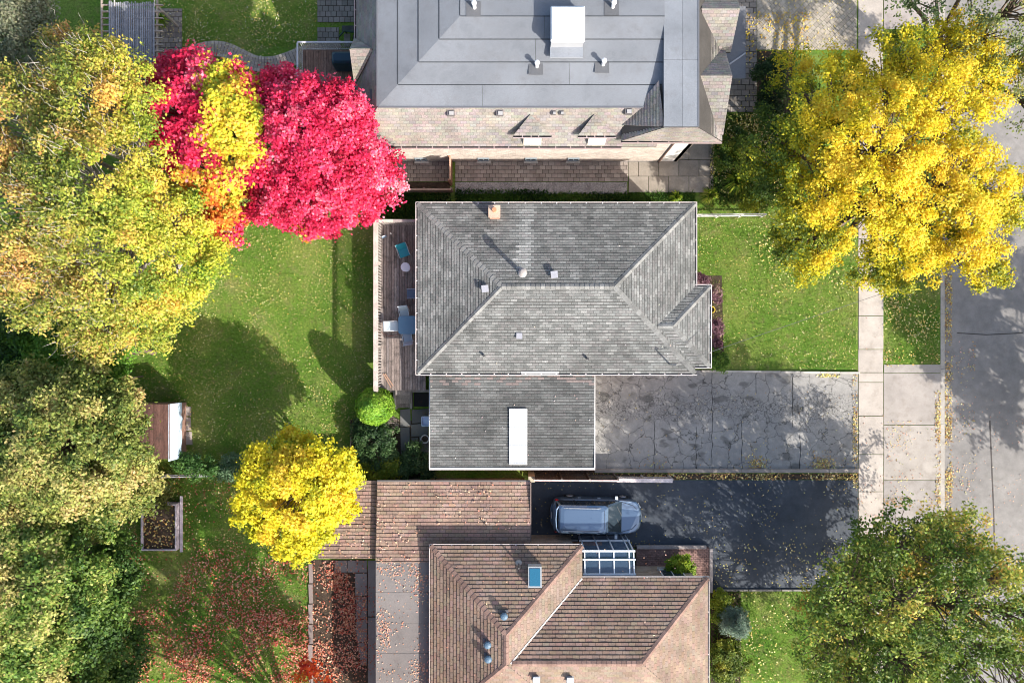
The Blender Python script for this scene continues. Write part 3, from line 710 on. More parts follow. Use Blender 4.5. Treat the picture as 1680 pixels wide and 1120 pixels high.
for i in range(7):
    b = MB(); y0 = my0+4*st+i*st
    if y0 > NY-.2: break
    y1 = min(NY, y0+st); b.prism([(mx0+4*st, y0), (mx1-.004, y0), (mx1-.004, y1-.004), (mx0+4*st, y1-.004)], zt-.05, zt+.002*(i % 2), shade(MEM, .05)); b.build('membrane_strip', MT['membrane'], NH)
# flat front block
b = MB(); b.prism([(FX0, my0-1.1, ), (FX1-.0, my0-1.1), (FX1, NY), (FX0, NY)], 4.6, FZ-.03, (.20, .215, .24)); b.build('parapet', MT['membrane'], NH)
fy = W(0, 208, FZ).y; xm = W(1120, 0, FZ).x
ysp = [fy, W(0, 98, FZ).y, W(0, -10, FZ).y, NY]
for xa, xb in ((FX0-.03, xm), (xm, FX1+.02)):
    for ya, yb in zip(ysp[:-1], ysp[1:]):
        b = MB(); b.prism([(xa+.006, ya+.006), (xb-.006, ya+.006), (xb-.006, yb-.006), (xa+.006, yb-.006)], FZ-.03, FZ+.005, shade((.215, .232, .255), .05)); b.build('membrane_strip', MT['membrane'], NH)
# skirt
TANR = ((.25, .228, .205), (.27, .245, .22), (.232, .212, .192), (.258, .23, .208))
def tanroof(c, r):
    k = 1+.18*noise.noise(c*1.3); q = random.choice(TANR); return tuple(x*k*random.uniform(.92, 1.06) for x in q)
tm, dm = MB(), MB(); kt = dict(du=.30, dv=.15, thick=.016, gap=.012, vgap=.008, tilt=.25)
roof_face(NH, tm, dm, [(sx0, sy0, ZE), (W(1021, 0, ZE).x, sy0, ZE), (W(1021, 0, ZE).x+.0, my0, ZM), (mx0, my0, ZM)], (1, 0, 0), tanroof, **kt)
roof_face(NH, tm, dm, [(W(1021, 0, ZE).x, sy0, ZE), (FX0+.1, sy0, ZE), (FX0+.1, my0, ZM), (W(1021, 0, ZE).x, my0, ZM)], (1, 0, 0), tanroof, **kt)
roof_face(NH, tm, dm, [(sx0, NY, ZE), (sx0, sy0, ZE), (mx0, my0, ZM), (mx0, NY, ZM)], (0, -1, 0), tanroof, **kt)
# front block skirts
A = (FX0, fy, FZ-.02); B = (W(1020, 0, 5).x, W(0, 230, 5).y, 4.9); C2 = (FX0, 11.9, ZM+PM*1.1); D = (FX1, fy, FZ-.02); E = (W(1186, 0, 4.9).x, W(0, 230, 4.9).y, 4.75)
roof_face(NH, tm, dm, [B, E, D, A], (1, 0, 0), tanroof, **kt)
slab(dm, [(FX0-.05, fy-.03, FZ-.02), (FX0-.02, 11.7, ZM+.2), (B[0]+.05, 10.1, 4.97)], .1, (.07, .065, .06))
roof_face(NH, tm, dm, [A, C2, (B[0]+.02, my0-.65, 5.06)], (0, 1, 0), tanroof, **kt); roof_face(NH, tm, dm, [A, (B[0]+.02, my0-.65, 5.06), B], (0, 1, 0), tanroof, **kt)
F1 = (9.85, 16.5, 4.5)
roof_face(NH, tm, dm, [(E[0], E[1], 4.75), (F1[0]+.25, NY, 4.75), (FX1, NY, FZ-.02), D], (0, 1, 0), tanroof, **kt)
# two front gables
def gable(x0, x1, yr, zr, ys_, zs, yn, zn):
    roof_face(NH, tm, dm, [(x0[0], ys_, zs), (x1[0], ys_, zs), (x1[1], yr, zr), (x0[1], yr, zr)], (1, 0, 0), tanroof, **kt)
    roof_face(NH, tm, dm, [(x1[1], yr, zr), (x1[2], yn, zn), (x0[2], yn, zn), (x0[1], yr, zr)], (-1, 0, 0), tanroof, **kt)
gable((W(1175, 0, 5).x, W(1200, 0, 5).x), (W(1198, 0, 5).x, 0, 0), 0, 0, 0, 0, 0, 0) if False else None
yA = W(0, 80, 4.9).y; yB = W(0, 15, 6.25).y
gable((W(1166, 0, 4.9).x, W(1150, 0, 6.2).x, W(1166, 0, 4.9).x), (W(1200, 0, 4.9).x, W(1213, 0, 6.2).x, W(1202, 0, 4.9).x), yB, 6.28, yA-.12, 4.8, yB+2.3, 4.75)
yC = W(0, 125, 6.2).y; yD = W(0, 222, 4.85).y
gable((W(1160, 0, 4.9).x, W(1149, 0, 6.2).x, W(1168, 0, 4.9).x), (W(1185, 0, 4.8).x, W(1201, 0, 6.2).x, W(1190, 0, 4.9).x), yC, 6.24, yD, 4.95, yA-.05, 4.85)
# rear gablet on the west skirt
yr = W(0, 82, 5.4).y; xr0, xr1 = W(584, 0, 4.6).x, W(613, 0, 5.4).x
roof_face(NH, tm, dm, [(xr0-.1, yr-1.35, 4.5), (xr1, yr, 5.5), (xr0-.1, yr, 5.5)], (1, 0, 0), tanroof, **kt)
roof_face(NH, tm, dm, [(xr0-.1, yr, 5.5), (xr1, yr, 5.5), (xr0-.1, yr+.95, 4.5)], (-1, 0, 0), tanroof, **kt)
# dormers
for px in (873.5, 979.5):
    zg = 5.1; ga, gb = W(px-31.5, 217, zg), W(px+31.5, 217, zg); gy = 9.74; ap = W(px-3, 193, 5.95)
    g0, g1, apx = (ga.x, gy, zg), (gb.x, gy, zg), (ap.x, 10.6, 5.56)
    roof_face(NH, tm, dm, [g0, g1, apx], (1, 0, 0), tanroof, **kt)
    b = MB(); b.box(((ga.x+gb.x)/2, 9.9, 4.7), (1.1, .26, .7), (.46, .42, .37)); dmr = b.build('dormer', MT['tint'], NH)
    wx, wy = W(px, 230, 4.8).x, 9.69
    b = MB(); b.hull([(wx-.42, 9.50, 4.42), (wx+.42, 9.50, 4.42), (wx+.42, 9.69, 4.42), (wx-.42, 9.69, 4.42)], [(wx-.42, 9.62, 5.02), (wx+.42, 9.62, 5.02), (wx+.42, 9.69, 5.02), (wx-.42, 9.69, 5.02)], (.80, .73, .62)); b.build('dormer_front', MT['paint'], dmr)
    gutter(NH, (ga.x, gy, zg), (gb.x, gy, zg), (0, -1, 0), (.42, .34, .33), .42)
sr = dm.build('skirt_roof', MT['tint'], NH); tm.build('shingles', MT['shingle'], sr, kind='stuff')
GC = (.40, .31, .30)
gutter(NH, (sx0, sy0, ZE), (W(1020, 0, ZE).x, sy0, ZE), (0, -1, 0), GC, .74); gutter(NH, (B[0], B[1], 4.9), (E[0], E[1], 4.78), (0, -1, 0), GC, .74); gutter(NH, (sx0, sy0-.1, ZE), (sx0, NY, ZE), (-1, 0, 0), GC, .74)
for c_ in ((mx0-.03, (my0+NY)/2, ZM+.01, .06, NY-my0, .05), ((mx0+mx1)/2, my0-.03, ZM+.01, mx1-mx0, .06, .05), (FX1+.03, (fy+NY)/2, FZ, .06, NY-fy, .05)):
    piece('metal_drip_edge', NH, c_[:3], c_[3:], MT['paint'], (.13, .135, .15))
# walls: pale brick to the south, white stucco at the front corner
PB = ((.50, .44, .38), (.55, .48, .42), (.46, .40, .35))
NYW = 9.83
brickwall(NH, (sx0+.35, NYW), (7.98, NYW), .22, ZE-.02, PB, .25, .085)
b = MB(); b.box(((sx0+8.3)/2, NYW+.08, .11), (8.0-sx0-.3, .2, .22), (.17, .165, .165)); b.build('foundation', MT['concrete'], NH)
b = MB(); b.box((8.5, NYW+.1, 2.4), (1.0, .2, 4.8), (.74, .72, .70)); b.build('stucco_wall', MT['tint'], NH)
b = MB(); b.tube([(8.0, NYW-.06, .1), (8.0, NYW-.06, 4.75)], .045, 8, (.22, .15, .12)); b.build('downspout', MT['paint'], NH)
brickwall(NH, (9.0, NYW), (9.0, NY), 0, 4.7, PB, .5, .17); brickwall(NH, (sx0+.35, NY), (sx0+.35, NYW), 0, ZE-.02, PB, .5, .17); brickwall(NH, (9.0, NY), (sx0+.35, NY), 0, ZE-.02, PB, .5, .17)
for x in (693, 794, 870.5, 939): window(NH, (W(x, 0).x*1.0, NYW-.03, .62), .62, .5, (0, -1), (.25, .3, .33))
for y in (12.2, 15.8, 18.6): window(NH, (9.03, y, 2.1), 1.5, 1.3, (1, 0))
for y in (17.2, 19.4): window(NH, (sx0+.32, y, 2.2), 1.3, 1.2, (-1, 0))
# entry canopy with a lantern
b = MB(); c0 = W(1206, 70, 3.3); b.box((c0.x, c0.y, 3.25), (1.05, 3.6, .12), (.20, .205, .22)); b.bar((c0.x-.3, c0.y-1.1, 3.33), (c0.x+.5, c0.y-.55, 3.35), .07, .05, (.5, .5, .52)); b.build('entry_canopy', MT['membrane'], NH)
b = MB(); c1 = W(1202, 111, 3.2); b.lathe((c1.x, c1.y, 2.7), [(.08, 0), (.13, .3), (.30, .42), (.05, .5)], 4, (.66, .66, .66)); b.build('lantern', MT['paint'], NH)
# membrane roof fittings
hp = W(931, 42, 7.0)
b = MB(); b.box((hp.x, hp.y, 6.75), (1.45, 1.5, .75), (.34, .35, .37)); hs = b.build('skylight', MT['paint'], NH)
b = MB(); hw = .70; b.hull([(hp.x-hw-.05, hp.y-hw-.08, 7.13), (hp.x+hw+.05, hp.y-hw-.08, 7.13), (hp.x+hw+.05, hp.y+hw+.08, 7.13), (hp.x-hw-.05, hp.y+hw+.08, 7.13)], [(hp.x-hw, hp.y-hw, 7.24), (hp.x+hw, hp.y-hw, 7.24), (hp.x+hw, hp.y+hw, 7.24), (hp.x-hw, hp.y+hw, 7.24)], (.93, .93, .92)); b.build('skylight_dome', MT['paint'], hs)
for s_ in (-1, 1):
    piece('curb_angle', hs, (hp.x+s_*.755, hp.y, 7.10), (.03, 1.5, .08), MT['paint'], (.45, .46, .48)); piece('curb_angle', hs, (hp.x, hp.y+s_*.785, 7.10), (1.44, .03, .08), MT['paint'], (.45, .46, .48))
b = MB(); b.box((hp.x, hp.y-.95, 6.42), (1.5, .5, .12), (.25, .27, .30)); b.build('saddle_flashing', MT['membrane'], hs)
def zmem(p): return ZM+PM*max(0, min(p.y-my0, p.x-mx0, 4*st))
for px, py in ((779, 17), (1004, 16), (881, 107), (990, 104)):
    p = W(px, py, 6.3); z = zmem(p)
    b = MB(); b.box((p.x-.05, p.y-.05, z+.015), (.66, .66, .02), (.12, .125, .135)); vf = b.build('flashing_patch', MT['membrane'], NH)
    b = MB(); b.tube([(p.x, p.y, z), (p.x, p.y, z+.42)], .085, 14, (.80, .80, .80)); b.lathe((p.x, p.y, z+.42), [(.085, 0), (.12, .02), (.11, .09), (.05, .12)], 14, (.85, .85, .85)); b.build('vent_pipe', MT['paint'], vf)
def skz(y): return ZE+(ZM-ZE)*(y-sy0)/(my0-sy0)
for px, py in ((740, 186), (820, 186), (908, 186), (921, 186), (1030, 184)):
    p = W(px, py, 5.55); z = skz(p.y); s = .34 if px not in (908, 921) else .2
    b = MB(); b.box((p.x, p.y, z+.06), (s, s*.9, .16), (.13, .12, .12)); o = b.build('roof_vent', MT['paint'], NH)
    b = MB(); b.box((p.x+.03, p.y-.04, z+.15), (s*.62, s*.5, .05), (.40, .39, .38)); b.build('vent_hood', MT['paint'], o)
b = MB(); p = W(1083, 184, 5.6); b.box((p.x, p.y, skz(p.y)+.1), (.1, .5, .22), (.75, .75, .76)); b.build('roof_vent', MT['paint'], NH)
b = MB(); p = W(611, 157, 5.3); b.box((p.x, p.y, 5.35), (.2, .5, .14), (.06, .065, .075)); b.build('roof_vent', MT['paint'], NH)

# ============ south house with brown tiles
HZ, PH = 3.2, .42
BX0, BX1_, BY1_ = W(707, 0, HZ).x, W(955, 0, HZ).x, W(0, 895, HZ).y
CX1, CY1 = W(1161, 0, HZ).x, W(0, 948, HZ).y
yc = -15.42
SH = thing('brown_house', 'brown shingled house with crossed hip roofs at the bottom of the photo', 'house', (2.5, yc, 0))
hw = (BX1_-BX0)/2
fB, b0_, b1_ = hip_faces(BX0, BX1_, yc-hw, BY1_, HZ, PH)
hr = CY1-yc; fC = dict(n=[(CX1, CY1, HZ), (BX1_-hr, CY1, HZ), (BX1_-hr, yc, HZ+PH*hr), (CX1-hr, yc, HZ+PH*hr)], e=[(CX1, yc-hr, HZ), (CX1, CY1, HZ), (CX1-hr, yc, HZ+PH*hr)],
    s=[(BX0+hw, yc-hr, HZ), (CX1, yc-hr, HZ), (CX1-hr, yc, HZ+PH*hr), (BX0+hw, yc, HZ+PH*hr)])
# trim the faces where the two roofs cross, so that nothing hides below
cxr = BX0+hw; zr = HZ+PH*hr
fC['n'] = [(CX1, CY1, HZ), (BX1_, CY1, HZ), (cxr+ (hw-hr), yc, zr), (CX1-hr, yc, zr)]
fC['s'] = [(BX1_, yc-hr, HZ), (CX1, yc-hr, HZ), (CX1-hr, yc, zr), (cxr+(hw-hr), yc, zr)]
fB['e'] = [(BX1_, CY1, HZ), (BX1_, BY1_, HZ), (cxr, BY1_-hw, HZ+PH*hw), (cxr, yc, HZ+PH*hw), (cxr+(hw-hr), yc, zr)]
fB['w'] = [(BX0, BY1_, HZ), (BX0, yc-hw, HZ), (cxr, yc, HZ+PH*hw), (cxr, BY1_-hw, HZ+PH*hw)]
fB['s'] = [(BX0, yc-hw, HZ), (BX1_, yc-hw, HZ), (cxr, yc, HZ+PH*hw)]
BRW = ((.242, .172, .132), (.254, .182, .141), (.232, .164, .126), (.262, .19, .149))
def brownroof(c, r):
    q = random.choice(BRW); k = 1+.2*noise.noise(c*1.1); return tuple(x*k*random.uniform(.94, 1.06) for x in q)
def sunlit_brownroof(c, r): return tuple(x*y for x, y in zip(brownroof(c, r), (1.08, 1.14, 1.14)))  # brown shingles with sunlight painted into the colour, for the south and east slopes
tm, dm = MB(), MB(); kb = dict(du=.32, dv=.185, thick=.036, gap=.030, vgap=.016, tilt=.12)
ks = dict(du=.30, dv=.16, thick=.016, gap=.01, vgap=.008, tilt=.3)
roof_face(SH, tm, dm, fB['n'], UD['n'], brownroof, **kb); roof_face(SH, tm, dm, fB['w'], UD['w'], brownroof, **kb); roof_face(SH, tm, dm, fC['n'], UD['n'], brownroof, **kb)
roof_face(SH, tm, dm, fB['e'], UD['e'], sunlit_brownroof, **ks); roof_face(SH, tm, dm, fB['s'], UD['s'], sunlit_brownroof, **ks); roof_face(SH, tm, dm, fC['s'], UD['s'], sunlit_brownroof, **ks); roof_face(SH, tm, dm, fC['e'], UD['e'], sunlit_brownroof, **ks)
roof_face(SH, tm, dm, [(BX1_, yc-hw, HZ), (BX1_, yc-hr, HZ), (cxr+(hw-hr), yc, zr), (cxr, yc, HZ+PH*hw)], (0, 1, 0), sunlit_brownroof, **ks)
sr = dm.build('roof', MT['tint'], SH); tm.build('shingles', MT['shingle'], sr, kind='stuff')
CB = (.25, .165, .135)
caps(sr, (BX0, BY1_, HZ), (cxr, BY1_-hw, HZ+PH*hw), CB, w=.26); caps(sr, (BX1_, BY1_, HZ), (cxr, BY1_-hw, HZ+PH*hw), CB, w=.26); caps(sr, (cxr, yc, HZ+PH*hw), (cxr, BY1_-hw, HZ+PH*hw), CB, w=.26)
caps(sr, (CX1, CY1, HZ), (CX1-hr, yc, zr), CB, w=.26); caps(sr, (cxr+.3, yc, zr), (CX1-hr, yc, zr), CB, w=.26); caps(sr, (BX0, yc-hw, HZ), (cxr, yc, HZ+PH*hw), CB, w=.26)
b = MB(); b.bar((BX1_, CY1, HZ+.03), (cxr+(hw-hr), yc, zr+.03), .07, .03, (.70, .64, .58)); b.build('valley_flashing', MT['paint'], sr)
GW = (.62, .55, .52)
gutter(SH, (BX0-.1, BY1_, HZ), (BX1_, BY1_, HZ), (0, 1, 0), GW, 1.1, .09); gutter(SH, (BX0, yc-hw, HZ), (BX0, BY1_+.09, HZ), (-1, 0, 0), GW, 1.1, .09)
gutter(SH, (BX1_, CY1, HZ), (CX1+.09, CY1, HZ), (0, 1, 0), GW, 1.1, .09); gutter(SH, (CX1, yc-hr, HZ), (CX1, CY1+.0, HZ), (1, 0, 0), GW, 1.1, .09)
b = MB(); b.box(((BX0+BX1_)/2, (BY1_+yc-hw)/2, HZ-.15), (BX1_-BX0-.02, BY1_-yc+hw-.02, .03), (.6, .57, .54)); b.box(((BX1_+CX1)/2, yc, HZ-.147), (CX1-BX1_-.02, 2*hr-.02, .03), (.6, .57, .54)); b.build('soffit', MT['paint'], SH)
YB = ((.42, .33, .25), (.46, .36, .28), (.38, .29, .22))
i_ = .35
for a, c_ in (((BX0+i_, BY1_-i_), (BX0+i_, yc-hw+i_)), ((BX0+i_, yc-hw+i_), (BX1_-i_, yc-hw+i_)), ((BX1_-i_, BY1_-i_), (BX0+i_, BY1_-i_)), ((BX1_-i_, CY1-i_), (BX1_-i_, BY1_-i_)), ((CX1-i_, CY1-i_), (BX1_-i_, CY1-i_)), ((CX1-i_, yc-hr+i_), (CX1-i_, CY1-i_)), ((BX1_-i_, yc-hr+i_), (CX1-i_, yc-hr+i_))):
    brickwall(SH, a, c_, 0, HZ-.16, YB, .5, .17)
window(SH, (CX1-i_+.03, -14.0, 1.7), 2.0, 1.3, (1, 0)); window(SH, (CX1-i_+.03, -17.2, 1.7), 1.4, 1.1, (1, 0)); window(SH, (-1.5, BY1_-i_+.03, 2.1), 1.0, .8, (0, 1)); window(SH, (8.4, CY1-i_+.03, 1.6), 1.2, 1.2, (0, 1))
def zB(x, y): return HZ+PH*min(x-BX0, BX1_-x, BY1_-y)
def zN(x, y): return HZ+PH*min(CY1-y, CX1-x)
p = W(877.5, 945, 4.0); z = zB(p.x, p.y)
b = MB(); b.hull([(p.x-.33, p.y-.48, z-.2), (p.x+.33, p.y-.48, z-.2), (p.x+.33, p.y+.48, z-.2), (p.x-.33, p.y+.48, z-.2)], [(p.x-.33, p.y-.48, z+.50), (p.x+.33, p.y-.48, z+.50), (p.x+.33, p.y+.48, z+.28), (p.x-.33, p.y+.48, z+.28)], (.42, .44, .44))
o = b.build('skylight', MT['paint'], sr)
b = MB(); b.hull([(p.x-.26, p.y-.40, z+.485), (p.x+.26, p.y-.40, z+.485), (p.x+.26, p.y+.40, z+.30), (p.x-.26, p.y+.40, z+.30)], [(p.x-.26, p.y-.40, z+.505), (p.x+.26, p.y-.40, z+.505), (p.x+.26, p.y+.40, z+.32), (p.x-.26, p.y+.40, z+.32)], (.1, .3, .4)); b.build('pane', MT['blueglass'], o)
for px, py in ((827, 1007), (800, 1054), (801, 1077)):
    p = W(px, py, 4.4); z = zB(p.x, p.y)
    b = MB(); b.box((p.x, p.y, z-.03), (.42, .42, .05), (.10, .10, .11)); b.box((p.x, p.y, z+.1), (.24, .24, .3), (.10, .12, .15)); o = b.build('roof_vent', MT['paint'], sr)
    b = MB(); b.lathe((p.x, p.y, z+.22), [(.17, 0), (.19, .03), (.14, .10), (.05, .13)], 10, (.10, .17, .24)); b.build('vent_hood', MT['paint'], o)
for px, py in ((880, 1112), (935, 1113)): boxvent(sr, px, py, 4.45, .28, (.5, .55, .6), 0)
p = W(851, 927, 3.8); z = zB(p.x, p.y); b = MB(); b.tube([(p.x, p.y, z-.1), (p.x, p.y, z+.75)], .04, 8, (.10, .10, .10)); b.lathe((p.x, p.y, z-.05), [(.2, 0), (.18, .06), (.05, .12)], 10, (.3, .28, .26)); b.build('plumbing_stack', MT['paint'], sr)
# garage, its lower lean-to and the flat membrane roof at the back
def xy(px, py, z): p = W(px, py, z); return (p.x, p.y, z)
q = [xy(617, 922, 2.72), (BX0+.1, W(0, 922, 2.72).y, 2.72), (BX0+.1, BY1_-.02, 2.66), (xy(870, 892, 2.62)[0], BY1_-.02, 2.66)]
x0, x1 = W(617.5, 0, 2.5).x, W(870, 0, 2.5).x; yn, ym, ysf = W(0, 790, 2.25).y, BY1_-.02, W(0, 922, 2.72).y
sl = lambda y: 2.25+(2.70-2.25)*(yn-y)/(yn-ysf)
tm, dm = MB(), MB(); kg = dict(du=.32, dv=.185, thick=.032, gap=.026, vgap=.014, tilt=.12)
def pinkroof(c, r): return tuple(x*y for x, y in zip(brownroof(c, r), (1.12, 1.10, 1.12)))
roof_face(SH, tm, dm, [(x1, yn, sl(yn)), (x0, yn, sl(yn)), (x0, ym, sl(ym)), (x1, ym, sl(ym))], (-1, 0, 0), pinkroof, **kg)
roof_face(SH, tm, dm, [(BX0+.2, ym, sl(ym)), (x0, ym, sl(ym)), (x0, ysf, sl(ysf)), (BX0+.2, ysf, sl(ysf))], (-1, 0, 0), pinkroof, **kg)
xa = W(525, 0, 2.1).x; roof_face(SH, tm, dm, [(x0, yn, sl(yn)-.3), (xa, yn, sl(yn)-.3), (xa, ysf+.1, sl(ysf)-.3), (x0, ysf+.1, sl(ysf)-.3)], (-1, 0, 0), pinkroof, **kg)
o = dm.build('garage_roof', MT['tint'], SH); tm.build('shingles', MT['shingle'], o, kind='stuff')
b = MB(); b.box(((x0+x1)/2, yn+.04, sl(yn)-.02), (x1-x0, .09, .09), (.14, .13, .125)); b.box((x1+.025, (yn+BY1_)/2, sl(yn)+.05), (.05, yn-BY1_, .35), (.20, .15, .13)); b.build('garage_fascia', MT['paint'], SH)
b = MB(); b.box(((xa+x1)/2, (yn+ysf)/2, 1.0), (x1-xa-.5, yn-ysf-.5, 1.95), (.36, .28, .22)); b.build('garage_walls', MT['tint'], SH)
x2 = BX0+.12; b = MB(); b.box(((x0+x2)/2, (ysf-20.5)/2, 1.3), (x2-x0-.1, abs(-20.5-ysf)-.02, 2.6), (.36, .28, .22)); b.build('rear_wing', MT['tint'], SH)
nn = 6
for i in range(nn):
    ya, yb = ysf-(ysf+20.5)*i/nn, ysf-(ysf+20.5)*(i+1)/nn
    b = MB(); b.prism([(x0, yb+.006), (x2, yb+.006), (x2, ya-.006), (x0, ya-.006)], 2.61, 2.655+.006*(i % 2), shade((.205, .188, .18), .04)); b.build('membrane_strip', MT['membrane'], SH)
# sunroom over the side door
SR = thing('glass_porch', 'white framed glass porch against the brown roof beside the parked car', 'sunroom', tuple(W(1000, 920)))
wx_, wxe = W(957, 0, 2.9).x, W(1042, 0, 2.9).x; yw = CY1+.12; yf = W(0, 903, 2.7).y; yl = W(0, 893, 2.0).y-.05
FRM = (.72, .76, .80)
xs4 = [wx_+.12+(wxe-wx_-.24)*i/4 for i in range(5)]
xs4 = [wx_+.08, wx_+.82, wx_+1.56, wxe-.28, wxe-.05]
for x in xs4:
    m = MB(); m.bar((x, yw, 2.95), (x, yf, 2.72), .06, .07, FRM); m.bar((x, yf, 2.72), (x, yl, 1.1), .06, .07, FRM); m.bar((x, yl, 1.1), (x, yl, .05), .06, .07, FRM); m.build('glazing_bar', MT['paint'], SR)
for y, z, w in ((yf-.4, 2.84, .07), (yf, 2.74, .09), (yl, 1.12, .09), (yw, 2.96, .08)):
    piece('cross_rail', SR, ((wx_+wxe)/2, y, z), (wxe-wx_+.06, w, .06), MT['paint'], FRM)
for xa_, xb_ in zip(xs4[:-1], xs4[1:]):
    for A_, B_ in (((yw, 2.93), (yf-.4, 2.81)), ((yf-.4, 2.81), (yf, 2.70)), ((yf, 2.70), (yl, 1.1)), ((yl, 1.1), (yl+.001, .1))):
        m = MB(); m.face([(xa_+.03, A_[0], A_[1]), (xb_-.03, A_[0], A_[1]), (xb_-.03, B_[0], B_[1]), (xa_+.03, B_[0], B_[1])]); m.build('pane', MT['clear'], SR)
b = MB(); b.box(((wx_+wxe)/2, (yw+yl)/2, .06), (wxe-wx_, yl-yw, .1), (.12, .15, .2)); b.build('porch_floor', MT['tint'], SR)
b = MB(); b.box(((wx_+wxe)/2, yw-.16, 1.5), (wxe-wx_, .04, 2.7), (.2, .24, .3)); b.build('door_panel', MT['paint'], SR)
# brick terrace and its stone border
TZ = .30
ter = struct('brick_terrace', tuple(W(1104, 925)))
P = [xy(1044, 899, TZ), xy(1164, 899, TZ), xy(1164, 968, TZ), xy(1044, 968, TZ)]; P = [(a, c_) for a, c_, _ in P]; P.reverse()
b = MB(); b.prism(P, 0, TZ-.03, (.13, .09, .08)); b.build('joint_bed', MT['tint'], ter)
t = MB(); tiles(t, [(p[0], p[1], TZ-.03) for p in P], (1, 0, 0), lambda c, r: shade((.25, .155, .135), .2), .2, .1, thick=.03, gap=.014, tilt=1.0)
t.build('bricks', MT['concrete'], ter, kind='stuff')
for i in range(5): piece('coping_stone', ter, (P[3][0]+.4+i*.755, P[3][1]+.06, TZ-.05), (.745, .17, .2), MT['concrete'], shade((.34, .30, .29), .1))
for i in range(4): piece('coping_stone', ter, (P[2][0]+.08, P[2][1]-.3-i*.6, TZ-.05), (.17, .59, .2), MT['concrete'], shade((.34, .30, .29), .1))
b = MB(); z0 = xy(1045, 938, TZ); z1 = xy(1110, 947, TZ); b.box(((z0[0]+z1[0])/2, (z0[1]+z1[1])/2-.2, TZ+.06), (z1[0]-z0[0]+.3, .7, .12), (.36, .33, .30)); b.build('door_step', MT['concrete'], ter)
p = W(925, 889, .1); b = MB(); b.box((p.x-.4, p.y-.03, .06), (2.6, .34, .1), (.40, .40, .42)); ledge = b.build('stone_ledge', MT['concrete']); tag(ledge, 'pale narrow concrete ledge at the foot of the brown house wall', 'ledge')
p = W(960, 891, .2); b = MB(); b.box((p.x, p.y, .2), (1.85, .17, .14), (.38, .22, .13)); tag(b.build('timber_beam', MT['woodx']), 'loose brown timber beam lying beside the parked car', 'beam')
# ------------------------------------------------------------------ garden things
# pergola
PZ = 2.5
pa, pb = W(178, 4, PZ), W(254, 130, PZ)
PG = thing('pergola', 'weathered grey pergola of close slats at the top left garden', 'pergola', ((pa.x+pb.x)/2, (pa.y+pb.y)/2, 0))
for i in range(12):
    y = pa.y-.1-i*(pa.y-pb.y-.2)/11; piece('rafter', PG, ((pa.x+pb.x)/2-.02, y, PZ-.09), (pb.x-pa.x+.8, .045, .12), MT['woodx'], (.46, .38, .33))
piece('side_beam', PG, (pa.x-.40, (pa.y+pb.y)/2, PZ-.11), (.05, pa.y-pb.y+.5, .14), MT['woodx'], (.46, .38, .32)); piece('side_beam', PG, (pa.x-.03, (pa.y+pb.y)/2, PZ-.20), (.06, pa.y-pb.y+.5, .12), MT['woodx'], (.5, .42, .36)); piece('side_beam', PG, (pb.x+.02, (pa.y+pb.y)/2, PZ-.20), (.06, pa.y-pb.y+.5, .12), MT['woodx'], (.45, .38, .33))
for i in range(25):
    x = pa.x+(pb.x-pa.x)*(i+.5)/25; piece('slat', PG, (x, (pa.y+pb.y)/2+random.uniform(-.05, .05), PZ), (.052, round(pa.y-pb.y, 2), .035), MT['woodx'], random.choice(((.30, .30, .33), (.36, .36, .39), (.25, .25, .27))))
for x in (pa.x, pb.x):
    for y in (pa.y-.1, pb.y+.2): piece('post', PG, (x, y, 1.15), (.1, .1, 2.3), MT['woodx'], (.36, .31, .28))
for x in (W(185, 0, 2.7).x, W(251, 0, 2.7).x): piece('cross_brace', PG, (x, pa.y+.12, PZ+.05), (.04, .7, .05), MT['woodx'], (.55, .5, .46))
# north house's small deck, railing and covered barbecue
DD = thing('back_deck', 'small brown plank deck with white railing behind the north house', 'deck', tuple(W(540, 125)))
z = .8; q0, q1 = W(497, 172, z), W(586, 82, z); q0.y -= 1.2
x = q0.x
while x < q1.x-.02:
    piece('deck_board', DD, (x+.07, (q0.y+q1.y)/2, z-.02), (.125, round(q1.y-q0.y, 2), .04), MT['wood'], random.choice(((.26, .17, .13), (.22, .145, .115), (.30, .20, .155)))); x += .14
b = MB(); b.box(((q0.x+q1.x)/2, (q0.y+q1.y)/2, z-.12), (q1.x-q0.x-.1, q1.y-q0.y-.1, .1), (.1, .08, .07)); b.build('deck_joists', MT['woodx'], DD)
for x in (q0.x+.2, q1.x-.3):
    for y in (q0.y+.2, q1.y-.2): piece('deck_post', DD, (x, y, .34), (.1, .1, .66), MT['woodx'], (.2, .16, .14))
piece('top_rail', DD, ((q0.x+q1.x)/2, q1.y, z+.95), (q1.x-q0.x, .085, .05), MT['paint'], (.56, .56, .58)); piece('top_rail', DD, (q0.x, (q0.y+q1.y)/2-.04, z+.95), (.085, q1.y-q0.y, .05), MT['paint'], (.6, .6, .61))
piece('bottom_rail', DD, ((q0.x+q1.x)/2, q1.y, z+.1), (q1.x-q0.x, .04, .04), MT['paint'], (.5, .5, .5)); piece('bottom_rail', DD, (q0.x, (q0.y+q1.y)/2-.04, z+.1), (.04, q1.y-q0.y, .04), MT['paint'], (.5, .5, .5))
x = q0.x+.1
while x < q1.x: piece('picket', DD, (x, q1.y-.01, z+.52), (.03, .03, .82), MT['paint'], (.6, .6, .6)); x += .115
y = q1.y-.1
while y > q0.y: piece('picket', DD, (q0.x+.01, y, z+.52), (.03, .03, .82), MT['paint'], (.6, .6, .6)); y -= .115
def rounded(cx, cy, hx, hy, r, n=4):
    out = []
    for qx, qy, a0 in ((1, 1, 0), (-1, 1, 90), (-1, -1, 180), (1, -1, 270)):
        for i in range(n+1):
            a = R(a0+90*i/n); out.append((cx+qx*(hx-r)+r*math.cos(a), cy+qy*(hy-r)+r*math.sin(a)))
    return out
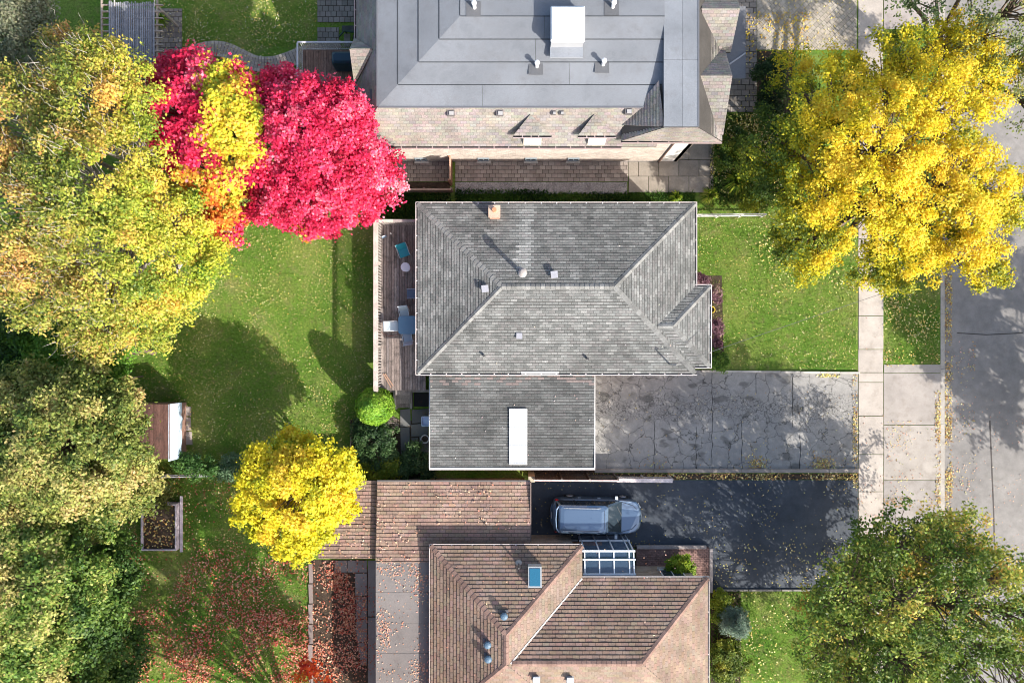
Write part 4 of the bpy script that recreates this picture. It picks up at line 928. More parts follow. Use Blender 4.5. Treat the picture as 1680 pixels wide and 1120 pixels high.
def loft(m, rings, col, top=True):
    """rings: list of (outline2d, z)"""
    n = len(rings[0][0]); k = len(m.v)
    for o, z in rings:
        m.v += [(p[0], p[1], z if not callable(z) else z(p)) for p in o]; m.c += [col]*n
    for i in range(len(rings)-1):
        for j in range(n): q = (j+1) % n; m.f.append((k+i*n+j, k+i*n+q, k+(i+1)*n+q, k+(i+1)*n+j))
    if top: m.f.append(tuple(range(k+(len(rings)-1)*n, k+len(rings)*n)))
p = W(564, 96, 1.7)
BQ = thing('barbecue', 'barbecue under a dark blue fitted cover on the small brown deck', 'barbecue', (p.x, p.y, .8))
b = MB(); loft(b, [(rounded(p.x, p.y, .66, .36, .12), .84), (rounded(p.x, p.y, .64, .34, .12), 1.6), (rounded(p.x, p.y, .60, .30, .14), 1.82), (rounded(p.x, p.y, .5, .2, .14), 1.9)], (.012, .045, .075)); b.build('cover', MT['plastic'], BQ, smooth=False)
b = MB(); b.box((p.x+.06, p.y-.2, 1.87), (.18, .05, .01), (.6, .65, .7), ); b.build('badge', MT['paint'], BQ)
for dx in (-.4, .4):
    for dy in (-.2, .2): b = MB(); b.tube([(p.x+dx-.03, p.y+dy, .86), (p.x+dx+.03, p.y+dy, .86)], .055, 10, (.03, .03, .03)); b.build('wheel', MT['plastic'], BQ)
p = W(568, 52, .6)
b = MB(); b.tube([(p.x-.4, p.y-.25, .55), (p.x-.1, p.y+.02, .62), (p.x+.6, p.y-.05, .6)], .05, 8, (.05, .09, .07)); b.box((p.x+.15, p.y+.2, .5), (.8, .3, .06), (.06, .07, .065)); b.box((p.x-.02, p.y-.35, .3), (.34, .7, .06), (.17, .17, .14)); b.box((p.x+.42, p.y-.35, .2), (.3, .7, .06), (.13, .13, .11))
for dx, dy in ((-.1, .3), (.45, .3), (-.1, .1), (.45, .1)): b.box((p.x+dx, p.y+dy, .25), (.05, .05, .48), (.05, .06, .055))
tag(b.build('garden_bench', MT['woodx']), 'dark garden bench on the stone patio by the north house', 'bench')
# shed
s0, s1 = W(200, 752, 1.8), W(278, 663, 1.95); sxr = s1.x+.10
SD = thing('garden_shed', 'garden shed with brown ribbed roof and loose metal sheet slope', 'shed', ((s0.x+sxr)/2, (s0.y+s1.y)/2, 0))
b = MB(); b.box(((s0.x+s1.x)/2, (s0.y+s1.y)/2, .78), (s1.x-s0.x-.06, s1.y-s0.y-.12, 1.56), (.28, .17, .13)); b.build('shed_walls', MT['woodx'], SD)
x = s1.x; i = 0
while x > s0.x+.05:
    za = 1.95-.28*(s1.x-x)/(s1.x-s0.x)*1.0; zb = za-.28*.13/(s1.x-s0.x)
    b = MB(); y0, y1 = s0.y, s1.y; c = shade((.155, .085, .07), .2)
    b.hull([(x-.125, y0, zb-.03), (x, y0, za-.03), (x, y1, za-.03), (x-.125, y1, zb-.03)], [(x-.125, y0, zb), (x-.008, y0, za+.008), (x-.008, y1, za+.008), (x-.125, y1, zb)], c); b.build('roof_board', MT['wood'], SD); x -= .13; i += 1
col = (.50, .62, .74)
for ya, yb in ((s0.y-.12, (s0.y+s1.y)/2-.1), ((s0.y+s1.y)/2-.12, s1.y)):
    b = MB(); n = 7; P = []
    for j in range(n+1):
        y = ya+(yb-ya)*j/n; w = random.uniform(-.02, .02)
        P.append([(s1.x-.04, y, 1.985+random.uniform(-.01, .01)), (s1.x+.06+w*.4, y, 1.2+w), (sxr-.02+w, y, .72+random.uniform(-.05, .12))])
    for j in range(n):
        for k in (0, 1): b.face([P[j][k], P[j][k+1], P[j+1][k+1], P[j+1][k]], col)
    b.build('metal_sheet', MT['paint'], SD)
# planter frame
f0, f1 = W(232, 902, .6), W(288, 828, .6)
PB_ = thing('raised_bed', 'raised vegetable bed boxed with pale boards near the left trees', 'planter', tuple(W(260, 865)))
FC = (.52, .46, .50)
for c, d in ((((f0.x+f1.x)/2, f1.y, .3), (f1.x-f0.x+.05, .07, .6)), (((f0.x+f1.x)/2, f0.y, .3), (f1.x-f0.x+.05, .07, .6)), ((f0.x, (f0.y+f1.y)/2, .301), (.07, f1.y-f0.y-.07, .6)), ((f1.x, (f0.y+f1.y)/2, .301), (.07, f1.y-f0.y-.07, .6)), ((f1.x+.15, (f0.y+f1.y)/2+.1, .25), (.14, f1.y-f0.y+.6, .06))):
    piece('side_board', PB_, c, d, MT['woodx'], FC)
b = MB(); b.box(((f0.x+f1.x)/2, (f0.y+f1.y)/2, .22), (f1.x-f0.x-.07, f1.y-f0.y-.07, .44)); b.build('soil', MT['soil'], PB_)
# thin fences
def railfence(label, a, b_, h, n, col, rw=.05, cat='fence', extra=()):
    a, b_ = Vector(a), Vector(b_); T = thing('fence', label, cat, tuple((a+b_)/2)); d = (b_-a); rz = math.atan2(d.y, d.x)
    for hh in (h,)+tuple(extra): piece('rail', T, (a+b_)/2+Vector((0, 0, hh)), (d.length, rw, .05), MT['woodx'], col, rz)
    for i in range(n+1): p = a+d*(i/n); piece('post', T, (p.x, p.y, h/2-.03), (.06, .06, h-.055), MT['woodx'], col)
    return T
railfence('thin pale rail fence beside the shed, at the edge of the lawn', W(277, 777)*1.0, W(358, 775), 1.0, 2, (.42, .40, .42), .05, extra=(.5,))
railfence('long white rail running from the grey house toward the yellow tree', W(1138, 357), W(1248, 356), .9, 3, (.78, .76, .72), .05, extra=(.4,))
railfence('short bamboo rail fence left of the vegetable patch', W(580, 705), W(579, 742), .6, 2, (.40, .34, .24), .035)
railfence('slim bamboo rail fence right of the vegetable patch', W(647, 706), W(649, 745), .6, 2, (.38, .34, .26), .035)
# courtyard fence north side: boards in a low brown frame
def boardfence(name, label, a, b_, h, bw, gap, col, cap=.12, capcol=None, group=None):
    a, b_ = Vector(a), Vector(b_); d = b_-a; L = d.length; dn = d.normalized(); rz = math.atan2(d.y, d.x)
    T = thing(name, label, 'fence', tuple((a+b_)/2), group)
    n = int(L/(bw+gap))
    for i in range(n): p = a+dn*((i+.5)*L/n); piece('fence_board', T, (p.x, p.y, h/2), (bw, .03, h-.06), MT['woodx'], col, rz)
    m = (a+b_)/2; piece('top_rail', T, (m.x, m.y, h), (L, cap, .05), MT['woodx'], capcol or col, rz)
    s = Vector((-dn.y, dn.x, 0))*.035
    for hh in (.3, h-.3): piece('cross_rail', T, (m.x+s.x, m.y+s.y, hh), (L, .035, .09), MT['woodx'], col, rz)
    for i in range(int(L/2)+2): p = a+dn*(i*L/(int(L/2)+1)); piece('post', T, (p.x+s.x*2, p.y+s.y*2, h/2), (.09, .09, h+.04), MT['woodx'], col, rz)
    return T
boardfence('fence', 'brown board fence standing between the courtyard and side path', W(742, 304), W(742, 266), 1.3, .12, .01, (.34, .18, .12), .08, (.52, .33, .24))
boardfence('fence', 'low grey-brown board fence under the red maple, facing the grey house', W(655, 316), W(742, 316), .8, .12, .01, (.27, .20, .16), .1, (.38, .28, .22))
fa, fb = W(874, 777), W(1006, 778)
BF = boardfence('fence', 'tall dark board fence with thin pink cap between the two driveways', fa, fb, 1.75, .155, .022, (.10, .085, .075), .085, (.62, .46, .44))
WF = boardfence('fence', 'lower white topped picket fence at the open end of the driveways', W(1007, 781), W(1096, 782), 1.05, .07, .06, (.45, .40, .37), .2, (.74, .64, .62))
p = W(873, 786, 1.5); b = MB(); b.box((p.x-.02, p.y, .75), (.34, .3, 1.5), (.48, .44, .34)); b.build('stone_pillar', MT['concrete']); pil = bpy.data.objects[-1] if False else None
pil = [o for o in bpy.data.objects if o.name.startswith('stone_pillar')][0]; tag(pil, 'squat cream pillar at the corner of the brown garage roof', 'pillar')
# deck furniture -------------------------------------------------
def mesh_chair(name, label, loc, rz, fab, frame, group=None, seat=(.48, .48), back=.55, lean=.25, long=0.0):
    T = thing(name, label, 'chair', loc, group); T.rotation_euler = (0, 0, rz)
    def P(nm, m_, b): o = b.build(nm, m_, None); o.parent = T; return o
    w, d = seat; sz = .42
    b = MB(); b.box((0, 0, sz), (w, d, .03), fab); P('seat', MT['plastic'], b)
    b = MB(); y0 = -d/2; b.hull([(-w/2, y0-.02, sz), (w/2, y0-.02, sz), (w/2, y0+.01, sz), (-w/2, y0+.01, sz)], [(-w/2, y0-lean-.02, sz+back), (w/2, y0-lean-.02, sz+back), (w/2, y0-lean+.01, sz+back), (-w/2, y0-lean+.01, sz+back)], fab); P('backrest', MT['plastic'], b)
    for sx in (-1, 1):
        b = MB(); b.tube([(sx*(w/2+.02), d/2, .0), (sx*(w/2+.02), d/2-.02, .63), (sx*(w/2+.02), y0-.05, .66)], .016, 6, frame); P('armrest', MT['paint'], b)
        b = MB(); b.tube([(sx*(w/2+.02), y0+.03, 0), (sx*(w/2+.02), y0-.02, .42), (sx*(w/2+.02), y0-lean-.01, sz+back)], .016, 6, frame); P('rear_leg', MT['paint'], b)
    if long:
        b = MB(); b.box((0, d/2+long/2, sz-.02), (w, long, .03), fab); P('leg_rest', MT['plastic'], b)
    return T
def dloc(px, py, z=DZ): p = W(px, py, z); return (p.x, p.y, DZ+.004)
mesh_chair('lounge_chair', 'teal folding lounge chair tilted near the top of the weathered deck', dloc(662, 414, DZ+.6), R(200), (.02, .23, .28), (.4, .42, .44), seat=(.52, .42), back=.38, lean=.22)
mesh_chair('garden_chair', 'dark slate-blue chair half hidden under the grey roof edge', dloc(674, 482, DZ+.5), R(90), (.10, .13, .19), (.35, .38, .45), seat=(.44, .42), back=.5, lean=.1)
TB = thing('garden_table', 'square blue glass garden table amid pale chairs on the deck', 'table', dloc(668, 533, DZ+.72))
tx, ty, tz = TB.location
b = MB(); loft(b, [(rounded(tx, ty, .46, .47, .14), tz+.70), (rounded(tx, ty, .46, .47, .14), tz+.715)], (.1, .25, .4)); b.face([(x, y, tz+.70) for x, y in reversed(rounded(tx, ty, .46, .47, .14))]); b.build('table_top', MT['tableglass'], TB)
for sx in (-1, 1):
    for sy in (-1, 1): b = MB(); b.tube([(tx+sx*.38, ty+sy*.38, tz), (tx+sx*.36, ty+sy*.36, tz+.69)], .018, 6, (.4, .45, .5)); b.build('leg', MT['paint'], TB)
GCH = 'pale mesh chairs round the blue table'
mesh_chair('garden_chair', 'pale mesh chair on the top side of the blue glass table', dloc(664, 516, DZ+.4), R(188), (.42, .48, .52), (.6, .62, .64), GCH, seat=(.44, .44), back=.5, lean=.2)
mesh_chair('garden_chair', 'pale mesh chair standing left of the blue glass table', dloc(646, 535, DZ+.4), R(-88), (.40, .46, .50), (.72, .74, .74), GCH, seat=(.46, .44), back=.5, lean=.2)
mesh_chair('garden_chair', 'grey mesh chair at the lower side of the blue table', dloc(669, 553, DZ+.4), R(10), (.36, .41, .48), (.6, .62, .64), GCH, seat=(.44, .44), back=.5, lean=.18)
mesh_chair('garden_chair', 'pale chair tucked between the blue table and the house wall', dloc(684, 532, DZ+.4), R(90), (.40, .46, .50), (.6, .62, .64), GCH, seat=(.42, .42), back=.45, lean=.12)
p = dloc(665, 438, DZ+.5); b = MB(); b.lathe(p, [(.20, 0), (.19, .03), (.04, .06), (.04, .45), (.235, .47), (.24, .5), (.2, .505)], 20, (.72, .70, .74)); tag(b.build('side_table', MT['plastic']), 'small round white side table on the weathered deck', 'table')
p = dloc(630, 388, DZ+.1); b = MB(); b.box((p[0], p[1], DZ+.06), (.26, .12, .1), (.16, .22, .30), .35); b.box((p[0]-.02, p[1]+.02, DZ+.13), (.2, .03, .03), (.8, .84, .86), .35); tag(b.build('tool_box', MT['plastic']), 'small blue box left on the deck near its rail', 'box')
p = dloc(641, 383, DZ+.05); b = MB(); b.box((p[0], p[1], DZ+.03), (.10, .07, .04), (.85, .83, .75), -.7); tag(b.build('paper_scrap', MT['plastic']), 'white scrap of paper on the dark deck boards', 'paper')
# hose on the sunny corner of the deck
pts = [W(a, c_, DZ+.02) for a, c_ in spline([(617, 538), (624, 543), (632, 549), (641, 551), (650, 549), (656, 546)], 5)]; b = MB(); b.tube(pts, .014, 6, (.22, .10, .08)); tag(b.build('garden_hose', MT['plastic']), 'thin brown hose curving over the sunlit deck boards', 'hose')
b = MB(); 
for a in ((632, 613, 645, 633), (629, 613, 642, 636)):
    p0, p1 = W(a[0], a[1], DZ+.05), W(a[2], a[3], DZ+.05); b.bar(p0, p1, .05, .03, (.42, .26, .18))
tag(b.build('wooden_poles', MT['woodx']), 'two loose wooden poles lying at the deck corner', 'poles')
# steps area: air conditioner, round pot
p = W(698, 691, .75); AC = thing('water_tank', 'pale blue-white plastic tub tucked beside the garage wall', 'tub', (p.x, p.y, 0))
b = MB(); loft(b, [(rounded(p.x, p.y, .17, .22, .06), 0), (rounded(p.x, p.y, .21, .26, .07), .7), (rounded(p.x, p.y, .225, .275, .07), .72), (rounded(p.x, p.y, .225, .275, .07), .76)], (.55, .66, .82), False); loft(b, [(rounded(p.x, p.y, .225, .275, .07), .76), (rounded(p.x, p.y, .19, .24, .06), .755), (rounded(p.x, p.y, .17, .22, .05), .6)], (.5, .62, .8)); b.build('tub_body', MT['plastic'], AC)
p = W(697, 720, .4); PT_ = thing('plant_pot', 'round white-rimmed empty pot beside the garage wall', 'pot', (p.x, p.y, 0))
b = MB(); b.lathe((p.x, p.y, 0), [(.15, 0), (.21, .38), (.235, .40), (.235, .44), (.195, .44), (.18, .3)], 22, (.62, .62, .60)); b.build('pot_body', MT['plastic'], PT_); b = MB(); b.lathe((p.x, p.y, .3), [(.17, 0), (.17, .02)], 16, (.03, .03, .025)); b.build('soil', MT['soil'], PT_)
p = W(1168, 508, .3); FP = thing('flower_pot', 'yellow round flower pot in the front planting strip', 'pot', (p.x, p.y, 0))
b = MB(); b.lathe((p.x, p.y, 0), [(.12, 0), (.17, .25), (.19, .27), (.19, .3), (.155, .3), (.15, .2)], 20, (.70, .52, .05)); b.build('pot_body', MT['plastic'], FP); b = MB(); b.lathe((p.x, p.y, .2), [(.14, 0), (.14, .02)], 16, (.2, .2, .03)); b.build('soil', MT['soil'], FP)

# ------------------------------------------------------------------ parked car
def car():
    c = W(979, 846, .9); T = thing('parked_car', 'blue-grey minivan parked on the dark sealed driveway', 'car', (c.x, c.y, .022))
    L, Wd = 4.75, 1.90; hl = L/2
    def P(nm, m_, b, par=None, smooth=False):
        o = b.build(nm, m_, None, smooth=smooth); par = par or T; o.parent = par
        if par is not T: o.location = o.location-par.location
        return o
    # plan outline of the body, front to +x
    half = [(hl, 0), (hl-.01, .35), (hl-.09, .62), (hl-.27, .80), (hl-.6, .90), (1.2, .935), (.3, .945), (-1.0, .945), (-1.8, .92), (-2.15, .87), (-2.30, .78), (-hl, .55), (-hl, 0)]
    out = half + [(x, -y) for x, y in reversed(half[1:-1])]
    out = out[::1]
    if sum(out[i][0]*out[(i+1) % len(out)][1]-out[(i+1) % len(out)][0]*out[i][1] for i in range(len(out))) < 0: out.reverse()
    sc = lambda k, kx=None: [(x*(kx or k), y*k) for x, y in out]
    def zbelt(p): x = p[0]; return 1.0-.10*max(0, (x-1.2)/1.1)**1.3 if x > 1.2 else 1.0
    def ztop(p): x = p[0]; return 1.06-.13*max(0, (x-1.15)/1.1)**1.6 if x > 1.15 else 1.06
    b = MB(); loft(b, [(sc(.955, .97), .26), (sc(.99), .36), (sc(1.0), .62), (sc(.985, .99), zbelt), (sc(.93, .955), ztop)], (1, 1, 1)); P('body', MT['car'], b, smooth=False)
    b = MB(); loft(b, [(sc(.96, .975), .2), (sc(.965, .98), .28)], (.02, .02, .02)); P('sill_trim', MT['plastic'], b)
    # greenhouse: glass block, then the roof panel and pillars on top
    def oct_(xr, xf, y, c_): return [(xf, -y+c_*.5), (xf, y-c_*.5), (xf-c_, y), (xr+c_*.5, y), (xr, y-c_*.5), (xr, -y+c_*.5), (xr+c_*.5, -y), (xf-c_, -y)]
    lo, hi = oct_(-2.22, 1.30, .86, .10), oct_(-2.02, .45, .70, .16)
    def glass(nm, pts):
        b = MB(); b.face(pts); return P(nm, MT['glass'], b)
    z0, z1 = 1.045, 1.62
    L3 = [(x, y, z0) for x, y in lo]; H3 = [(x, y, z1) for x, y in hi]
    n8 = 8; nm = {0: 'windshield', 3-1: None}
    names = ['windshield', 'quarter_pillar', 'side_window', 'quarter_pillar', 'rear_window', 'quarter_pillar', 'side_window', 'quarter_pillar']
    for i in range(8):
        j = (i+1) % 8; pts = [L3[i], L3[j], H3[j], H3[i]]; b = MB(); b.face(pts, (.1, .12, .15)); P(names[i], MT['car'] if 'pillar' in names[i] else MT['glass'], b)
    # door pillars as slim strips proud of the glass
    for s in (-1, 1):
        for x in (-1.25, -.25, .62):
            b = MB(); b.bar((x, s*.865, z0), (x*.86-.07, s*.712, z1-.01), .05, .02, (.03, .035, .04)); P('pillar', MT['plastic'], b)
    b = MB(); rr = [(oct_(-2.10, .52, .74, .16), 1.60), (oct_(-2.08, .50, .73, .18), 1.66), (oct_(-2.0, .38, .66, .22), 1.715), (oct_(-1.8, .15, .50, .22), 1.74)]; loft(b, rr, (1, 1, 1)); P('roof_panel', MT['car'], b)
    for y in (-.42, -.2, .2, .42):
        b = MB(); b.bar((-1.75, y, 1.742-.10*abs(y)), (-.25, y, 1.742-.10*abs(y)), .018, .006, (.03, .05, .08)); P('roof_groove', MT['plastic'], b)
    b = MB(); b.bar((.30, -.50, 1.722), (.30, .50, 1.722), .02, .008, (.03, .04, .05)); P('roof_seam', MT['plastic'], b)
    b = MB(); b.box((.98, .25, 1.10), (.36, .5, .05), (.35, .38, .36)); P('dashboard', MT['plastic'], b)
    b = MB(); b.tube([(-2.0, 0, 1.70), (-2.06, 0, 1.80), (-2.12, 0, 1.84)], .012, 5, (.02, .02, .02)); P('aerial', MT['plastic'], b)
    for s in (-1, 1):
        for x in (-1.25, -.2, .9): b = MB(); b.bar((x, s*.955, .34), (x, s*.950, .98), .014, .012, (.02, .025, .03)); P('door_seam', MT['plastic'], b)
        for x in (-1.05, 0.0): b = MB(); b.box((x+.1, s*.965, .88), (.16, .035, .03), (.45, .5, .55)); P('door_handle', MT['paint'], b)
        b = MB(); b.tube([(-1.85, s*.60, 1.70), (-1.7, s*.60, 1.77), (-.1, s*.60, 1.77), (.1, s*.60, 1.71)], .022, 6, (.35, .37, .40)); P('roof_rail', MT['paint'], b)
        b = MB(); b.hull([(.95, s*.93-.02, 1.02), (1.10, s*.93-.02, 1.02), (1.10, s*.93+.02, 1.02), (.95, s*.93+.02, 1.02)], [(.93, s*1.04-.09, 1.17), (1.07, s*1.04-.09, 1.17), (1.07, s*1.04+.09, 1.17), (.93, s*1.04+.09, 1.17)], (.5, .55, .6)); P('wing_mirror', MT['paint'], b)
        b = MB(); b.hull([(-2.24, s*.80-.07, .85), (-2.12, s*.80-.07, .85), (-2.12, s*.80+.09, .85), (-2.24, s*.80+.09, .85)], [(-2.20, s*.78-.07, 1.10), (-2.05, s*.78-.07, 1.10), (-2.05, s*.78+.08, 1.10), (-2.20, s*.78+.08, 1.10)], (.55, .02, .03)); P('tail_light', MT['plastic'], b)
        b = MB(); q = [(2.18, .52), (2.02, .74), (1.83, .80), (1.88, .66)]; q = [(x, s*y) for x, y in q]
        if s > 0: q.reverse()
        q.reverse() if False else None
        ar = sum(q[i][0]*q[(i+1) % 4][1]-q[(i+1) % 4][0]*q[i][1] for i in range(4))
        if ar < 0: q.reverse()
        b.hull([(x, y, .78) for x, y in q], [(x-.03, y*.985, .985-.08*max(0, x-1.7)) for x, y in q], (.62, .66, .70)); P('headlight', MT['plastic'], b)
        b = MB(); b.tube([(1.28, s*.80, 1.075), (1.9, s*.62, 1.0), (2.12, s*.38, .965)], .012, 5, (.08, .09, .11)); P('bonnet_seam', MT['plastic'], b)
        for x in (1.45, -1.42):
            b = MB(); b.lathe((0, 0, 0), [(.32, -.11), (.335, -.08), (.335, .08), (.32, .11)], 24, (.015, .015, .015))
            for k, v in enumerate(b.v): b.v[k] = (v[0]+x, v[2]*1.0+s*.84, v[1]+.335)
            w = P('wheel', MT['plastic'], b)
            b = MB(); b.lathe((0, 0, 0), [(.21, 0), (.2, .02), (.05, .03)], 18, (.5, .5, .52))
            for k, v in enumerate(b.v): b.v[k] = (v[0]+x, s*(.95+v[2]), v[1]+.335)
            P('rim', MT['metal'], b, w)
    b = MB(); b.tube([(-2.05, -.70, 1.60), (-2.2, -.5, 1.63), (-2.24, 0, 1.64), (-2.2, .5, 1.63), (-2.05, .70, 1.60)], .05, 6, (.20, .27, .36)); P('rear_spoiler', MT['car'], b)
    b = MB()
    for s in (1,):
        b.tube([(-2.36, -.55, .62), (-2.42, -.3, .64), (-2.43, .3, .64), (-2.36, .55, .62)], .05, 6, (.35, .40, .46))
    P('rear_bumper', MT['car'], b)
    b = MB(); b.tube([(2.22, .66, .62), (2.36, .40, .62), (2.40, 0, .62), (2.36, -.40, .62), (2.22, -.66, .62)], .05, 6, (.55, .6, .65)); P('front_bumper', MT['paint'], b)
    b = MB(); b.box((2.33, 0, .80), (.08, .9, .12), (.04, .045, .05)); P('grille', MT['plastic'], b)
    b = MB(); b.box((-2.41, 0, .86), (.015, .32, .12), (.8, .8, .8)); P('licence_plate', MT['plastic'], b)
    for y0_, y1_ in ((-.55, -.05), (.1, .62)):
        b = MB(); b.bar((1.29, y0_, 1.075), (1.02, y1_, 1.235), .02, .02, (.02, .02, .02)); P('wiper', MT['plastic'], b)
    T.rotation_euler = (0, 0, R(-1)); return T
car()
# ------------------------------------------------------------------ vegetation
def lobe(px, py, z, rpx): p = W(px, py, z); return (p.x, p.y, z, rpx*(CAM_Z-z)/FPX)
def tone(pal, t, rng, jit=.16):
    """pick colours along a palette by t in 0..1, with jitter leaf by leaf"""
    pal = np.array(pal); t = np.clip(t, 0, .9999)*(len(pal)-1); i = t.astype(int); f = (t-i)[:, None]
    c = pal[i]*(1-f)+pal[np.minimum(i+1, len(pal)-1)]*f
    return c*(1+rng.uniform(-jit, jit, (len(t), 1)))*(1+rng.uniform(-jit*.4, jit*.4, (len(t), 3)))
def clumps(lobes, n, rng, depth=.35, low=-.25, overlap=.72):
    """clump centres near the outer shells of a set of crown lobes"""
    C, N = [], []; A = np.array([l[3]**2 for l in lobes]); A = A/A.sum()
    tries = 0
    while len(C) < n and tries < n*30:
        tries += 1; l = lobes[rng.choice(len(lobes), p=A)]
        d = rng.normal(size=3); d /= np.linalg.norm(d)
        if d[2] < low: d[2] = -d[2]
        flat = .62
        r = l[3]*(1-depth*rng.random()**2.2)
        rr = r*(1+.14*noise.noise(Vector((d[0]*2.3+l[0], d[1]*2.3+l[1], d[2]*2.3))))
        p = np.array([l[0]+d[0]*rr, l[1]+d[1]*rr, l[2]+d[2]*rr*flat])
        ok = True
        for m in lobes:
            if m is l: continue
            q = (p-np.array(m[:3]))/np.array([m[3], m[3], m[3]*flat])
            if np.dot(q, q) < overlap**2: ok = False; break
        if ok and p[2] > .5: C.append(p); N.append(d)
    return np.array(C), np.array(N)
def crown_mesh(name, C, N, per, rc, leaf, colf, rng, aspect=.55, spread=.55, m='leaf', fold=.22):
    n = len(C); per = per*1.75; leaf = leaf*.80; rc = rc*1.22; k = rng.integers(int(per*.6), int(per*1.4), n); idx = np.repeat(np.arange(n), k); tot = len(idx)
    rad = rng.uniform(.4, 1.35, n)*rc
    d = unit(rng.normal(size=(tot, 3))); d[:, 2] = np.abs(d[:, 2])*.85-.2
    stray = N*rng.uniform(-.2, 1.0, (n, 1))*rc*.9; P = C[idx]+stray[idx]*rng.random((tot, 1))*1.2+rng.normal(size=(tot, 3))*rc*.22+d*rad[idx, None]*(rng.random((tot, 1))**.55)*np.array([1, 1, .75])
    nn = unit(N[idx]*.35+d*.5+np.array([0, 0, .75])+rng.normal(size=(tot, 3))*spread)
    L = leaf*rng.uniform(.6, 1.3, tot)
    V = leaf_quads(P, nn, L, L*aspect, fold, rng)
    return np_mesh(name, V, colf(P, idx, C, rng), MT[m])
def limbs(m, base, zt, C, rng, r0, lobes, col=(.2, .16, .12), twig=.012, ntwig=1.0):
    b0 = Vector(base); top = Vector((base[0]+rng.uniform(-.2, .2), base[1]+rng.uniform(-.2, .2), zt))
    m.tube([b0, b0.lerp(top, .08)+Vector((0, 0, 0)), b0.lerp(top, .5)+Vector((rng.uniform(-.1, .1), rng.uniform(-.1, .1), 0)), top], [r0*1.45, r0*1.05, r0*.85, r0*.7], 10, col)
    mids = []
    for l in lobes:
        e = Vector((l[0], l[1], l[2]-l[3]*.12)); f = b0.lerp(top, rng.uniform(.7, 1)); q = f.lerp(e, .5)+Vector((rng.uniform(-.3, .3), rng.uniform(-.3, .3), rng.uniform(.2, .6)))
        m.tube([f, q, e], [r0*.5, r0*.33, r0*.18], 7, col); mids.append((e, q))
    for c in C:
        if rng.random() > ntwig: continue
        c = Vector(c); e, q = min(mids, key=lambda s: (s[0]-c).length)
        a = e.lerp(q, rng.uniform(0, .6)); k = a.lerp(c, .55)+Vector((rng.uniform(-.15, .15), rng.uniform(-.15, .15), rng.uniform(-.1, .2)))
        m.tube([a, k, c], [twig*2.6, twig*1.6, twig*.7], 4, col, cap=False)
def tree(name, label, base, zt, r0, lobes, n, per, rc, leaf, colf, seed, group=None, bark='bark', depth=.35, cat='tree', aspect=.55, spread=.55, low=-.25, twig=.012, overlap=.72, barespikes=None, ntwig=1.0):
    rng = np.random.default_rng(seed); T = thing(name, label, cat, (base[0], base[1], 0), group)
    C, N = clumps(lobes, n, rng, depth, low, overlap)
    me = crown_mesh('crown', C, N, per, rc, leaf, colf, rng, aspect, spread)
    link(bpy.data.objects.new('crown', me), T, (0, 0, 0))
    m = MB(); limbs(m, (base[0], base[1], -.05), zt, C, rng, r0, lobes, twig=twig, ntwig=ntwig); m.build('trunk', MT[bark], T, smooth=True)
    if barespikes:
        m = MB(); cnt, ln, sel = barespikes
        idx = [i for i in range(len(C)) if sel(C[i])]
        for _ in range(cnt):
            i = idx[int(rng.integers(len(idx)))]; a = Vector(C[i])+Vector(rng.normal(size=3))*.3; d = Vector((N[i][0]*.5+rng.normal()*.35, N[i][1]*.5+rng.normal()*.35, 1.0)).normalized(); e = a+d*ln*rng.uniform(.6, 1.3)
            m.tube([a, a.lerp(e, .5)+Vector(rng.normal(size=3))*.06, e], [.016, .011, .005], 4, cap=False)
        m.build('bare_twigs', MT['palebark'], T, kind='stuff')
    return T
def nz(P, s, o=0.0):
    return np.array([noise.noise(Vector((float(p[0])*s+o, float(p[1])*s+o*1.7, float(p[2])*s))) for p in P])

def col_simple(pal, s=.55, jit=.2, amp=.6, mid=.5, o=0.0):
    def f(P, idx, C, rng):
        base = mid+amp*nz(C, s, o)+rng.normal(size=len(C))*.10
        return tone(pal, base[idx]+rng.normal(size=len(P))*.13, rng, jit)
    return f
# the big yellowing tree on the left
GRN = (.12, .20, .03); 
def big_left(P, idx, C, rng):
    t = .50+.55*nz(C, .5)+.45*nz(C, 1.4, 6)+rng.normal(size=len(C))*.12
    east = np.clip((C[:, 0]+20.0)/8.0, 0, 1)                     # brighter yellow-green toward the lawn, duller and tan behind
    a = tone([(.10, .14, .035), (.22, .27, .05), (.40, .41, .07), (.60, .47, .14), (.64, .36, .12)], t[idx]+rng.normal(size=len(P))*.22, rng, .3)
    b = tone([(.12, .24, .02), (.30, .42, .03), (.50, .58, .04), (.74, .70, .05), (.80, .56, .07)], t[idx]+rng.normal(size=len(P))*.13, rng, .2)
    e = np.clip(east[idx]+rng.normal(size=len(P))*.15, 0, 1)[:, None]; return a*(1-e)+b*e
bl = [lobe(150, 300, 8.2, 105), lobe(60, 210, 7.0, 90), lobe(165, 165, 7.6, 90), lobe(205, 250, 7.6, 75), lobe(270, 365, 6.4, 72), lobe(265, 440, 6.0, 82), lobe(180, 420, 7.4, 95),
      lobe(60, 340, 7.6, 95), lobe(70, 450, 6.6, 85), lobe(160, 520, 5.6, 62), lobe(235, 520, 4.6, 52), lobe(-30, 300, 7.4, 90), lobe(115, 95, 6.4, 42), lobe(-20, 420, 7, 90), lobe(318, 420, 5.2, 50), lobe(190, 120, 6.2, 36)]
tree('broadleaf_tree', 'huge yellow-green tree filling the upper left, with pale bare twigs', (-15.4, 6.2), 3.4, .38, bl, 1050, 78, .42, .092, big_left, 11, bark='palebark', barespikes=(1300, .62, lambda c: c[0] < -17.5 or c[1] > 7), depth=.4, twig=.014)
